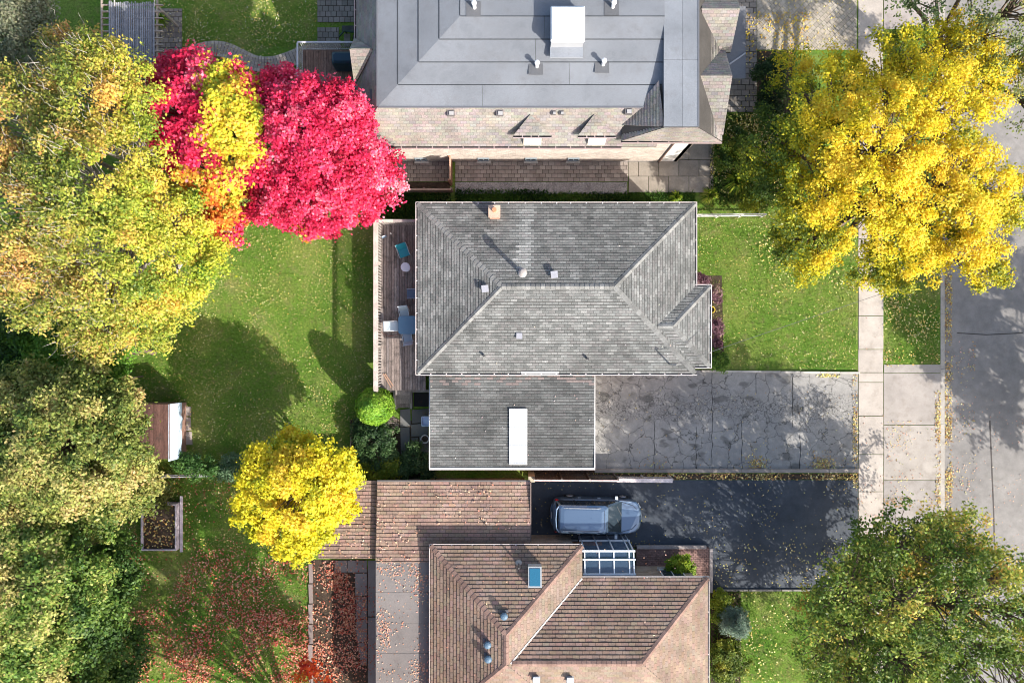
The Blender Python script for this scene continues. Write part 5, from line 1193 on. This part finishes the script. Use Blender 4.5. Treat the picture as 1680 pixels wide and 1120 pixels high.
# shrubs and small trees at the left edge
grey_green = [(.07, .10, .05), (.16, .19, .10), (.30, .31, .19), (.42, .40, .26)]
tree('broadleaf_tree', 'grey-green tree in the extreme top left corner of the photo', (-19.0, 13.5), 2.0, .2, [lobe(20, 60, 4.5, 60), lobe(-10, 130, 4.2, 60), lobe(60, 110, 3.6, 45), lobe(30, 10, 4.6, 55)], 230, 80, .4, .095, col_simple(grey_green), 12)
dk_green = [(.02, .05, .015), (.04, .10, .02), (.08, .18, .03), (.14, .26, .04)]
tree('broadleaf_tree', 'low bright green tree between the huge yellowing tree and the olive tree', (-19.6, -.6), 1.2, .14, [lobe(120, 560, 2.9, 60), lobe(165, 590, 2.4, 45), lobe(70, 555, 2.6, 55), lobe(200, 560, 2.6, 35), lobe(50, 600, 2.2, 40)], 240, 80, .38, .10, col_simple([(.04, .11, .015), (.09, .22, .02), (.16, .34, .03), (.34, .46, .06)]), 13)
tree('broadleaf_tree', 'dark green shrubby tree at the left edge below the huge tree', (-25, 1.0), 1.5, .15, [lobe(15, 520, 3, 60), lobe(20, 590, 2.6, 50), lobe(-20, 560, 3, 60), lobe(40, 640, 2.2, 45)], 170, 75, .4, .10, col_simple(dk_green), 14)
olive = [(.06, .11, .02), (.16, .21, .04), (.31, .34, .08), (.50, .46, .15), (.60, .45, .18)]
ol = [lobe(110, 730, 6.6, 100), lobe(60, 680, 5.6, 80), lobe(150, 680, 5.4, 80), lobe(186, 764, 5.0, 58), lobe(50, 780, 6, 85), lobe(140, 800, 5.2, 70), lobe(-10, 740, 5.8, 80), lobe(196, 690, 4.4, 30), lobe(222, 795, 4.2, 36), lobe(180, 825, 4.4, 38)]
tree('broadleaf_tree', 'olive and cream leaved tree leaning over the shed', (-20.5, -4.6), 3.0, .25, ol, 560, 100, .40, .105, col_simple(olive, .7, .28, .75, .55), 15)
cream = [(.05, .11, .02), (.11, .20, .03), (.20, .30, .05), (.42, .45, .12), (.60, .50, .19)]
bot = [lobe(80, 960, 6.6, 95), lobe(20, 900, 6.0, 80), lobe(130, 900, 5.2, 65), lobe(30, 1020, 6, 85), lobe(140, 1010, 5, 75), lobe(100, 1080, 5, 80), lobe(180, 960, 4, 50), lobe(190, 1060, 3.6, 48), lobe(10, 1110, 5, 70), lobe(-30, 960, 6, 80), lobe(180, 900, 3.4, 28), lobe(165, 1130, 3.6, 60)]
def bot_col(P, idx, C, rng):
    t = .30+.6*nz(C, .7, 3)+.5*np.clip((-C[:, 0]-20.5)/5, -.5, .6)*.6+.10*(C[:, 2]-5)+rng.normal(size=len(C))*.1
    return tone(cream, t[idx]+rng.normal(size=len(P))*.14, rng, .25)
tree('broadleaf_tree', 'dark green tree with cream tips in the lower left corner', (-21.5, -13.2), 2.6, .25, bot, 620, 95, .42, .11, bot_col, 16)
# maples
RED = [(.32, .01, .03), (.70, .02, .09), (.86, .07, .18), (.90, .36, .42)]
def red_col(P, idx, C, rng):
    t = .5+.6*nz(C, .9, 5)+rng.normal(size=len(C))*.1; c = tone(RED, t[idx]+rng.normal(size=len(P))*.15, rng, .15)
    low = (np.clip(4.6-C[:, 2], 0, 2)/2+.5*nz(C, .8, 9) > .45)[idx] & (rng.random(len(P)) < .6)
    o = tone([(.75, .10, .02), (.80, .30, .04), (.72, .55, .05)], rng.random(len(P)), rng); c[low] = o[low]; return c
rd = [lobe(520, 210, 6.8, 78), lobe(480, 170, 6.2, 52), lobe(560, 260, 6, 66), lobe(500, 300, 5.4, 62), lobe(460, 240, 6, 52), lobe(540, 330, 4.6, 55), lobe(605, 280, 4.6, 42), lobe(455, 320, 4.4, 42), lobe(575, 195, 5.2, 38), lobe(500, 358, 3.6, 28), lobe(585, 332, 3.8, 34), lobe(450, 145, 5.2, 22), lobe(630, 298, 4.2, 25)]
tree('maple_tree', 'brilliant crimson maple overhanging the deck corner, all red', (-8.6, 7.6), 2.4, .17, rd, 640, 105, .31, .086, red_col, 21, aspect=.8)
def mixed_col(P, idx, C, rng):
    px = 840+C[:, 0]*FPX/(CAM_Z-C[:, 2]); py = 560-C[:, 1]*FPX/(CAM_Z-C[:, 2])
    n = nz(C, .8, 2)
    yw = 1.15*np.exp(-(((px-376)/46)**2+((py-215)/112)**2))+.35*n
    og = np.exp(-(((px-345)/60)**2+((py-330)/60)**2))*1.2+.4*n
    r = tone(RED, .5+.5*n[idx]+rng.normal(size=len(P))*.15, rng, .15)
    y = tone([(.78, .44, .08), (.84, .70, .05), (.66, .66, .06), (.34, .46, .04)], .4+.5*n[idx]+rng.normal(size=len(P))*.22, rng, .15)
    o = tone([(.50, .05, .02), (.72, .20, .03), (.80, .38, .05), (.44, .45, .05)], .5+.9*n[idx]+rng.normal(size=len(P))*.22, rng, .15)
    j = rng.normal(size=len(P))*.12; c = r.copy(); m = (yw[idx]+j) > .48; c[m] = y[m]; m2 = (~m) & ((og[idx]+j) > .42); c[m2] = o[m2]; return c
mx_ = [lobe(290, 185, 6.4, 56), lobe(325, 140, 6, 46), lobe(285, 145, 4.6, 45), lobe(372, 200, 6.8, 58), lobe(380, 150, 6.2, 40), lobe(345, 265, 6.2, 56), lobe(392, 265, 6.4, 44), lobe(345, 335, 5, 44), lobe(372, 375, 3.2, 24), lobe(290, 240, 4.2, 35), lobe(415, 320, 3.4, 35)]
tree('maple_tree', 'maple turning crimson, yellow and orange left of the all-red maple', (-12.4, 8.2), 2.0, .15, mx_, 430, 90, .34, .105, mixed_col, 22, aspect=.8)
YEL = [(.14, .24, .02), (.42, .46, .03), (.74, .66, .03), (.86, .74, .04), (.84, .62, .06)]
ye = [lobe(490, 805, 5.4, 62), lobe(450, 780, 4.8, 52), lobe(525, 770, 4.6, 48), lobe(545, 825, 4.2, 40), lobe(480, 865, 4.2, 48), lobe(430, 830, 4.2, 46), lobe(490, 745, 3.8, 38), lobe(560, 775, 3.6, 30), lobe(520, 870, 3.6, 34)]
def yel_col(P, idx, C, rng):
    t = .58+.55*nz(C, .9, 5)+.14*(C[:, 2]-4.5)+rng.normal(size=len(C))*.08
    return tone(YEL, t[idx]+rng.normal(size=len(P))*.12, rng, .15)
tree('small_tree', 'small rounded bright yellow tree beside the brown garage roof', (-9.9, -7.1), 1.8, .13, ye, 430, 66, .29, .095, yel_col, 23, aspect=.7)
# big yellow street tree
def bigyel(P, idx, C, rng):
    w = np.clip((14.0-C[:, 0])/5, 0, .45)
    t = .60+.55*nz(C, .45, 8)+.6*nz(C, 1.3, 3)+.10*(C[:, 2]-5.6)-w+rng.normal(size=len(C))*.12
    return tone([(.09, .15, .02), (.20, .26, .02), (.50, .46, .02), (.83, .67, .025), (.87, .66, .05)], t[idx]+rng.normal(size=len(P))*.13, rng, .18)
by = [lobe(1440, 240, 7.6, 92), lobe(1360, 190, 6.4, 78), lobe(1340, 290, 5.8, 78), lobe(1440, 340, 6.4, 85), lobe(1540, 180, 7, 85), lobe(1560, 300, 7, 85), lobe(1470, 120, 5.8, 70), lobe(1283, 232, 4.8, 56), lobe(1258, 275, 4.2, 38), lobe(1285, 400, 4, 26), lobe(1300, 120, 4, 36), lobe(1330, 390, 4.6, 56),
      lobe(1500, 420, 5.2, 55), lobe(1590, 390, 6, 62), lobe(1610, 440, 5.6, 40), lobe(1640, 330, 6.4, 50), lobe(1590, 110, 6, 60), lobe(1390, 120, 4.6, 50), lobe(1285, 305, 4.2, 42), lobe(1320, 440, 3.8, 26), lobe(1630, 130, 6, 40), lobe(1430, 430, 4.6, 36), lobe(1570, 60, 5.4, 45), lobe(1445, 455, 4.2, 26)]
tree('street_tree', 'very large golden yellow tree spreading over the sidewalk at upper right', (17.9, 6.7), 2.8, .34, by, 920, 74, .36, .085, bigyel, 31, depth=.72, twig=.016, ntwig=.8)
# green street tree lower right
def greenmix(P, idx, C, rng):
    east = np.clip((C[:, 0]-19)/6, 0, .3)
    t = .30+.65*nz(C, .6, 4)+east+rng.normal(size=len(C))*.12
    return tone([(.08, .14, .02), (.14, .22, .03), (.25, .32, .045), (.56, .52, .09), (.66, .42, .08)], t[idx]+rng.normal(size=len(P))*.15, rng, .28)
gm = [lobe(1490, 990, 8.6, 95), lobe(1400, 960, 7.8, 80), lobe(1480, 895, 7.4, 70), lobe(1550, 905, 7.2, 70), lobe(1390, 1040, 7.4, 80), lobe(1480, 1090, 8.2, 90), lobe(1590, 990, 8.2, 90), lobe(1600, 1090, 8, 85), lobe(1680, 1000, 7.6, 80), lobe(1690, 1090, 8, 90), lobe(1430, 900, 6.4, 52), lobe(1395, 1120, 7, 70), lobe(1640, 945, 7, 42), lobe(1362, 990, 6, 42), lobe(1520, 1170, 8, 100),
      lobe(1500, 862, 5.2, 42), lobe(1375, 930, 4.6, 42), lobe(1350, 1020, 4.2, 40), lobe(1440, 880, 4.2, 40), lobe(1570, 880, 4.6, 42), lobe(1345, 1080, 4.4, 40), lobe(1620, 930, 4.8, 40), lobe(1540, 850, 6.0, 30), lobe(1415, 985, 4.4, 60), lobe(1510, 930, 4.4, 60), lobe(1600, 900, 6.4, 36), lobe(1480, 1040, 3.4, 70), lobe(1420, 1000, 3.2, 62), lobe(1540, 960, 3.4, 62), lobe(1590, 890, 3.4, 42), lobe(1545, 868, 3.4, 34), lobe(1500, 905, 3, 45), lobe(1440, 930, 3, 50), lobe(1460, 1080, 3.6, 62), lobe(1390, 1110, 4, 52), lobe(1400, 1050, 3.2, 50), lobe(1530, 1030, 3.6, 60), lobe(1340, 1050, 5.4, 36), lobe(1335, 990, 4.6, 30), lobe(1440, 1160, 4.4, 60)]
tree('street_tree', 'tall green and gold flecked street tree in the lower right corner', (18.2, -13.2), 1.5, .16, gm, 1150, 31, .38, .10, greenmix, 32, depth=.6, twig=.014, spread=.75, overlap=.6)
# sparse tree top right, dark branches showing
sp = [lobe(1630, 60, 6.4, 60), lobe(1690, 110, 6, 60), lobe(1670, 10, 7, 70), lobe(1540, -10, 6, 55), lobe(1470, -30, 6, 45), lobe(1720, 190, 5.4, 45), lobe(1600, -40, 7, 70)]
tree('street_tree', 'sparse green tree with dark bare limbs in the top right corner', (21.6, 15.2), 2.6, .3, sp, 130, 42, .4, .09, col_simple([(.05, .09, .03), (.12, .17, .05), (.30, .32, .10), (.55, .45, .08)], mid=.45), 33, depth=.6, twig=.02)
# trees that stand just beyond the photo and throw the shade seen in it
os1 = [(31.5, -6.5, 7.0, 2.4), (30.6, -3.6, 6.0, 2.2), (33.5, -7.5, 8, 3), (31.6, -1.4, 6.5, 2.4), (30.2, -6.8, 5.2, 1.6), (33, -3, 8, 2.8), (32, .8, 7, 2.2), (35, -9.5, 7, 2.5), (36, -6.2, 8, 2.6), (33.6, -10.5, 6.2, 2.0)]
tree('street_tree', 'broad green tree standing across the road beyond the right edge', (34.2, -4.2), 2.2, .2, os1, 600, 42, .42, .12, col_simple([(.05, .10, .015), (.12, .2, .02), (.4, .4, .05)]), 34, twig=.02)
os2 = [(-5.9, -18.9, 8.4, 2.3), (-9.2, -18.7, 8.2, 2.5), (-12.4, -18.8, 8.0, 2.5), (-8, -21.4, 9, 3), (-12, -22, 9, 3), (-15.2, -19.6, 7.5, 2.6), (-5.6, -21.5, 7.6, 2.2), (-17, -22.5, 7.5, 2.8), (-8.4, -20.4, 4.8, 1.9), (-11.2, -20.6, 4.6, 1.9), (-14.2, -20.6, 4.6, 2.0), lobe(519, 1118, 5.0, 26)]
tree('maple_tree', 'orange-red maple reaching in at the bottom edge beside the paved yard', (-10.4, -22.0), 2.2, .2, os2, 560, 42, .38, .11, col_simple([(.45, .02, .01), (.78, .09, .02), (.85, .22, .03), (.7, .3, .05)]), 35, aspect=.8)
# small red sprig tree peeking out from behind the olive tree
tree('small_tree', 'tiny scarlet sapling peeking out above the olive tree', (-20.2, -1.9), 1.6, .04, [lobe(152, 629, 4.3, 14)], 10, 40, .2, .09, col_simple([(.6, .01, .01), (.85, .04, .02)]), 36)

# round clipped cedar: dense short sprays over an egg form
def solidbush(name, label, cx, cy, z0, z1, r, pal, n, leaf, seed, cat='shrub', aspect=.5, lump=.06, mid=.5, egg=.0, group=None, inner=(.03, .07, .015)):
    rng = np.random.default_rng(seed); T = thing(name, label, cat, (cx, cy, z0), group)
    d = unit(rng.normal(size=(n, 3))); h = (z1-z0)/2; c = np.array([cx, cy, z0+h])
    lum = 1+lump*np.array([noise.noise(Vector(tuple(x*3+seed for x in q))) for q in d])
    taper = 1-egg*np.clip(d[:, 2], 0, 1)**1.5
    rr = (1-.12*rng.random(n)**2)*lum
    P = c+d*np.stack([rr*r*taper, rr*r*taper, rr*h], 1)
    N = unit(d+rng.normal(size=(n, 3))*.45); L = leaf*rng.uniform(.6, 1.4, n)
    t = mid+.5*nz(P[::1], 1.6, seed)+rng.normal(size=n)*.15
    me = np_mesh('foliage', leaf_quads(P, N, L, L*aspect, .2, rng), tone(pal, t, rng, .2), MT['leaf']); link(bpy.data.objects.new('foliage', me), T, (0, 0, 0))
    b = MB(); b.lathe((cx, cy, z0), [(r*.35, .05), (r*.7, h*.4), (r*.76, h), (r*.62*(1-egg*.55), h*1.5), (r*.22*(1-egg*.8), h*1.8)], 14, inner); b.build('inner_stems', MT['tint'], T, smooth=True)
    return T
CED = [(.10, .24, .02), (.19, .38, .03), (.30, .50, .05), (.40, .56, .08)]
c = W(617, 664, 1.5); solidbush('round_shrub', 'dense lime-green egg-shaped clipped cedar at the deck corner', c.x-.02, c.y-.05, .0, 3.5, 1.0, CED, 9000, .075, 41, egg=.35)
SPR = [(.07, .13, .09), (.14, .22, .16), (.24, .33, .25), (.34, .42, .34)]
c = W(1206, 1020, 1.0)
spl = [(c.x, c.y, .7, .62), (c.x+.3, c.y-.25, .8, .42), (c.x-.25, c.y+.3, .8, .42), (c.x+.2, c.y+.3, .9, .38), (c.x-.3, c.y-.25, .9, .38), (c.x+.02, c.y, 1.35, .42), (c.x+.03, c.y-.02, 1.85, .24)]
tree('blue_spruce', 'small blue-green spruce in the bed beside the brown house', (c.x, c.y), 1.2, .05, spl, 190, 52, .16, .075, col_simple(SPR, 1.4, .25), 42, aspect=.22, spread=.7, depth=.5, twig=.006)
tree('leafy_shrub', 'bright green leafy bush growing on the brick terrace', tuple(W(1115, 934))[:2], .3, .05, [lobe(1115, 932, 1.1, 19), lobe(1107, 935, .9, 12), lobe(1122, 936, .9, 13)], 60, 50, .17, .085, col_simple([(.10, .2, .015), (.22, .34, .02), (.40, .46, .04)], 1.5), 43, cat='shrub', twig=.006)
# other garden plants
def shrub(label, pts, pal, n, per, seed, leaf=.08, rc=.2, name='garden_shrub', aspect=.5, cat='shrub', mid=.5):
    lb = [lobe(*p) for p in pts]; bx = sum(l[0] for l in lb)/len(lb); by_ = sum(l[1] for l in lb)/len(lb)
    return tree(name, label, (bx, by_), max(.15, lb[0][2]*.4), .04, lb, n, per, rc, leaf, col_simple(pal, 1.2, mid=mid), seed, cat=cat, twig=.006, depth=.6, aspect=aspect)
DG = [(.02, .05, .02), (.045, .10, .03), (.09, .16, .05), (.14, .22, .09)]
shrub('dark green bushy vegetable patch above the yellow tree', [(612, 722, .9, 26), (600, 705, .7, 18), (632, 712, .8, 20), (622, 745, .8, 24), (598, 745, .7, 18)], DG, 170, 50, 51)
shrub('dark leafy shrub in the corner beside the garage wall', [(680, 752, .7, 20), (664, 765, .6, 16), (695, 770, .6, 14)], DG, 80, 45, 52)
shrub('yellow-green low bush at the edge of the brown garage roof', [(615, 772, .8, 18), (640, 770, .8, 15), (590, 768, .6, 14)], [(.07, .12, .015), (.18, .24, .02), (.38, .36, .03)], 80, 45, 53)
shrub('green shrub between the shed and the thin rail fence', [(318, 765, .9, 18), (300, 758, .8, 14), (345, 766, .8, 14)], [(.03, .08, .02), (.06, .15, .03), (.13, .25, .05)], 70, 45, 54)
shrub('silvery green plant left of the small yellow tree', [(385, 765, .7, 22), (405, 775, .6, 16), (368, 770, .5, 12)], [(.06, .12, .05), (.14, .24, .12), (.26, .36, .22)], 80, 40, 55)
shrub('dark green hedge strip beside the vegetable bed, under the olive tree', [(255, 800, .9, 20), (270, 815, .8, 15), (240, 815, .8, 15)], [(.03, .05, .015), (.10, .12, .02), (.22, .22, .05)], 60, 40, 56)
HT = [(.09, .18, .01), (.22, .34, .02), (.42, .50, .05)]
def strappy(label, px, py, r, n, pal, seed, z=.05, name='hosta_plant'):
    rng = np.random.default_rng(seed); c = W(px, py, z); T = thing(name, label, 'plant', tuple(c)); m = MB()
    for i in range(n):
        a = rng.uniform(0, 2*math.pi); L = r*rng.uniform(.5, 1.1); w = .022+.02*rng.random()*(r/.5); h = r*rng.uniform(.5, .95); col = tuple(np.array(pal[int(rng.integers(len(pal)))])*rng.uniform(.8, 1.2))
        d = Vector((math.cos(a), math.sin(a), 0)); s = Vector((-d.y, d.x, 0))*w; p0 = Vector(c); p1 = p0+d*L*.5+Vector((0, 0, h)); p2 = p0+d*L+Vector((0, 0, h*.35))
        m.face([p0-s*.4, p0+s*.4, p1+s, p1-s], col); m.face([p1-s, p1+s, p2+s*.1, p2-s*.1], col)
    m.build('blades', MT['leaf'], T); return T
strappy('yellow-green arching hosta growing beside the pergola', 268, 36, .48, 90, HT, 61)
strappy('lime grassy clump at the lower corner of the pergola patio', 266, 128, .5, 90, HT, 62)
strappy('tufted ornamental grass beside the white rail, nearest the house', 1163, 322, .55, 140, HT+[(.4, .42, .08)], 63, name='ornamental_grass')
strappy('large arching ornamental grass left of the golden tree', 1205, 300, .75, 170, HT+[(.5, .45, .05)], 64, name='ornamental_grass')
strappy('small grass tuft at the corner of the pale gravel strip', 1108, 324, .4, 80, HT, 65, name='ornamental_grass')
YG = [(.10, .16, .015), (.26, .32, .02), (.50, .46, .03)]
shrub('green and yellow foundation shrub beside the north house front corner', [(1205, 235, .7, 22), (1190, 262, .6, 18), (1220, 258, .8, 20)], [(.04, .09, .015), (.12, .2, .02), (.34, .34, .04)], 90, 45, 66)
shrub('sprawling dark green bush along the front walk, beneath the golden tree', [(1262, 120, .8, 22), (1270, 150, .8, 20), (1260, 175, .7, 18), (1275, 100, .7, 16)], [(.015, .035, .01), (.035, .08, .02), (.08, .14, .03)], 120, 45, 67)
shrub('yellowing low bush between the white rail and golden tree', [(1232, 330, .6, 16), (1245, 318, .6, 15)], YG, 50, 40, 68)
PR = [(.10, .04, .06), (.20, .09, .12), (.34, .20, .22), (.30, .30, .12)]
for i, (px, py, lab) in enumerate(((1150, 460, 'purple leaved shrub at the corner where the grey house steps out'), (1172, 480, 'purple barberry just above the yellow flower pot'), (1173, 535, 'purple barberry just below the yellow flower pot'))):
    shrub(lab, [(px, py, .5, 11), (px+2, py+10, .4, 9)], PR, 34, 36, 70+i, leaf=.06, rc=.13, name='barberry_shrub')
shrub('purple barberry with green weeds, second below the yellow pot', [(1174, 560, .4, 9), (1172, 572, .4, 9)], PR, 30, 36, 74, leaf=.06, rc=.13, name='barberry_shrub')
shrub('rounded green shrub at the bottom corner of the front bed', [(1178, 592, .6, 13), (1172, 582, .5, 9)], [(.06, .13, .015), (.14, .26, .03), (.3, .4, .05)], 46, 40, 75)
shrub('dark green perennial bush in the bed by the terrace edge', [(1183, 985, .5, 15), (1178, 1005, .4, 12)], YG, 50, 40, 76)
shrub('yellow-green leafy bush below the blue spruce', [(1190, 1070, .6, 20), (1210, 1085, .6, 18), (1185, 1100, .5, 16)], [(.04, .09, .015), (.14, .2, .02), (.34, .34, .04)], 100, 42, 77)
# low green growth along the gravel strip and behind the grey house
def tufts(name, polys, n, h, pal, seed, wide=.02, label=None):
    rng = np.random.default_rng(seed); A = [abs((b[2]-b[0])*(b[3]-b[1])) for b in polys]; A = np.array(A)/sum(A); out = []
    for b, a in zip(polys, A):
        k = int(n*a); px = rng.uniform(b[0], b[2], k); py = rng.uniform(b[1], b[3], k); kk = CAM_Z/FPX; out.append(np.stack([(px-840)*kk, (560-py)*kk, np.zeros(k)], 1))
    P = np.concatenate(out); n = len(P); H = h*rng.uniform(.4, 1.3, n)[:, None]; a = rng.uniform(0, 2*np.pi, n); s = np.stack([np.cos(a), np.sin(a), 0*a], 1)*wide
    lean = np.stack([rng.normal(size=n), rng.normal(size=n), np.zeros(n)], 1)*H*.55
    V = np.stack([P-s, P+s, P+lean+np.array([0, 0, 1])*H], 1)
    keep = np.ones(n, bool)
    o = link(bpy.data.objects.new(name, np_mesh(name, V, tone(pal, .5+.9*np.array([noise.noise(Vector((p[0]*.5, p[1]*.5, 1))) for p in P])+rng.normal(size=n)*.2, rng, .25), MT['blade'])))
    tag(o, label, None, None, 'stuff'); return o
GP = [(.07, .15, .015), (.14, .24, .025), (.24, .34, .05), (.40, .43, .11), (.50, .45, .20)]
tufts('grass_blades', [(205, 330, 608, 690), (200, 690, 575, 780), (300, 0, 520, 78), (205, 780, 505, 1118), (1145, 362, 1405, 604), (1451, 390, 1541, 594), (1215, 970, 1400, 1118), (1243, 186, 1400, 362), (1145, 340, 1250, 360)], 130000, .075, GP, 81, .016)
tufts('strip_weeds', [(747, 316, 1140, 333), (648, 316, 740, 333), (747, 311, 900, 318), (612, 318, 684, 360)], 9000, .16, [(.02, .06, .01), (.05, .13, .015), (.11, .22, .03)], 82, .03)
tufts('bed_greenery', [(1165, 186, 1300, 340), (578, 690, 652, 790), (652, 745, 704, 790), (1168, 968, 1215, 1118), (205, 760, 300, 825), (236, 830, 285, 900), (0, 560, 200, 660), (230, 130, 300, 330)], 14000, .22, [(.02, .05, .01), (.06, .12, .015), (.14, .2, .03), (.3, .3, .05)], 83, .035)

# fallen leaves ------------------------------------------------
def litter(name, specs, seed):
    rng = np.random.default_rng(seed); Ps, Cs, Ls = [], [], []
    for (x0, y0, x1, y1), z, n, pal, L in specs:
        px, py = rng.uniform(x0, x1, n), rng.uniform(y0, y1, n)
        if x1-x0 < 70 and y1-y0 < 35 and x1-x0 > 20 and z == .03:      # small drifts gather in hollows: thick in the middle, ragged outside
            px = rng.normal((x0+x1)/2, (x1-x0)*.26, n); py = np.minimum(rng.normal(y1, (y1-y0)*.5, n), 2*y1-rng.normal(y1, (y1-y0)*.5, n)); py = np.where(py > y1+1, y1-(py-y1), py)
        zz = np.array([z(a, b) if callable(z) else z for a, b in zip(px, py)], float) if callable(z) else np.full(n, float(z))
        k = (CAM_Z-zz)/FPX; X, Y = (px-840)*k, (560-py)*k
        w = np.array([noise.noise(Vector((a*.55, b*.55, seed*1.0))) for a, b in zip(X, Y)]); keep = rng.random(n) < np.clip(.55+w*1.5, .12, 1)
        Ps.append(np.stack([X, Y, zz+.012+rng.random(n)*.03], 1)[keep]); Cs.append(tone(pal, rng.random(n), rng, .25)[keep]); Ls.append((L*rng.uniform(.6, 1.35, n))[keep])
    P, Cc, L = np.concatenate(Ps), np.concatenate(Cs), np.concatenate(Ls)
    N = unit(np.array([0, 0, 1.])+rng.normal(size=P.shape)*.35)
    o = link(bpy.data.objects.new(name, np_mesh(name, leaf_quads(P, N, L, L*.75, .18, rng), Cc, MT['litter']))); o['kind'] = 'stuff'; return o
YL = [(.50, .42, .10), (.66, .56, .16), (.72, .68, .38), (.60, .38, .08)]
BR = [(.30, .14, .05), (.48, .26, .10), (.60, .42, .14), (.36, .20, .12)]
RL = [(.34, .05, .035), (.52, .10, .06), (.62, .24, .14), (.70, .42, .26), (.30, .09, .04)]
PK = [(.62, .30, .20), (.72, .46, .34), (.55, .20, .12), (.75, .6, .4)]
h7 = .022
litter('fallen_leaves', [
    ((205, 330, 610, 780), .06, 8500, YL, .033), ((262, 0, 520, 110), .06, 2200, YL+[(.8, .8, .7)], .034), ((1145, 360, 1407, 606), .06, 2300, YL, .032), ((1245, 300, 1410, 480), .06, 700, YL, .05), ((1450, 390, 1542, 597), .06, 2200, YL, .04),
    ((1450, 575, 1542, 600), .05, 500, YL+BR, .05), ((1165, 186, 1300, 330), .12, 2600, YL, .055), ((1200, 968, 1400, 1118), .06, 700, YL, .05), ((1215, 20, 1330, 100), .05, 900, [(.7, .45, .05), (.75, .6, .1), (.6, .3, .04)], .05), ((1270, 0, 1420, 80), .04, 350, [(.72, .55, .1), (.7, .6, .3)], .045)], 91)
litter('fallen_leaves', [((200, 780, 508, 900), .06, 2100, RL+YL, .045), ((200, 900, 508, 1000), .06, 3600, RL+[(.6, .5, .3)], .048), ((200, 1000, 508, 1120), .06, 7000, RL, .055), ((300, 920, 508, 1120), .06, 2600, RL, .05),
    ((512, 918, 602, 1120), .05, 3600, RL+PK, .05), ((546, 940, 582, 1040), .06, 1300, RL, .05), ((602, 930, 617, 1120), .04, 160, RL, .04)], 92)
def zgar(px, py): return 2.80-(py-790)*-.0 if False else 2.25+.45*min(1, max(0, (py-790)/132))+.06
litter('roof_leaves', [((619, 922, 690, 1120), 2.66, 420, PK, .042), ((619, 922, 690, 945), 2.66, 120, PK, .042), ((618, 1000, 640, 1120), 2.66, 260, PK, .042), ((680, 940, 706, 1120), 2.66, 420, PK, .042), ((619, 792, 868, 870), zgar, 340, PK, .045), ((619, 870, 694, 920), zgar, 90, PK, .045), ((540, 800, 610, 915), lambda a, b: zgar(a, b)-.28, 110, PK, .045),
    ((706, 620, 974, 764), lambda a, b: 3.04-.2*(b-620)/144, 60, [(.7, .7, .68), (.6, .4, .35)], .035), ((690, 609, 1135, 612), 3.15, 160, YL+PK, .035), ((690, 336, 1135, 339), 3.15, 120, YL+PK, .035), ((750, 380, 1100, 600), lambda a, b: 3.25+.32*min(b-335, 612-b)*.0302+.05, 45, [(.7, .7, .66), (.6, .5, .35)], .032), ((720, 900, 1150, 1110), lambda a, b: zB(*W(a, b, 4)[:2])+.1 if a < 955 else max(zN(*W(a, b, 4)[:2]), 3.2)+.1, 120, PK, .035)], 93)
litter('kerb_leaves', [((1550, 392, 1562, 840), -.09, 2000, BR+YL, .045), ((1551, 560, 1600, 900), -.09, 750, YL+PK, .038), ((1562, 640, 1680, 900), -.095, 300, PK, .03), ((1534, 640, 1543, 830), .03, 700, BR+YL, .045), ((1455, 690, 1535, 830), .03, 420, YL+PK, .036), ((1450, 815, 1540, 832), .03, 200, BR, .04),
    ((1399, 610, 1407, 800), .03, 600, BR+YL, .045), ((1403, 780, 1450, 900), .03, 160, PK, .035), ((1000, 776, 1407, 787), .03, 1500, BR+YL, .045), ((870, 776, 1000, 787), .03, 200, BR, .045), ((232, 829, 288, 901), .45, 260, YL+BR, .06), ((1340, 612, 1372, 618), .03, 90, YL, .05),
    ((1325, 745, 1385, 768), .03, 420, BR+YL, .045), ((1225, 745, 1260, 768), .03, 160, BR+YL, .045), ((1035, 735, 1100, 768), .03, 90, BR+YL, .04), ((980, 640, 1400, 768), .03, 330, BR+YL, .03),
    ((875, 790, 1400, 890), .03, 620, YL, .035), ((1170, 890, 1400, 962), .03, 420, YL, .04), ((1040, 888, 1100, 898), .03, 110, BR+YL, .04), ((1408, 390, 1449, 1100), .035, 130, PK, .03), ((1186, 60, 1240, 182), .05, 160, YL, .04)], 94)
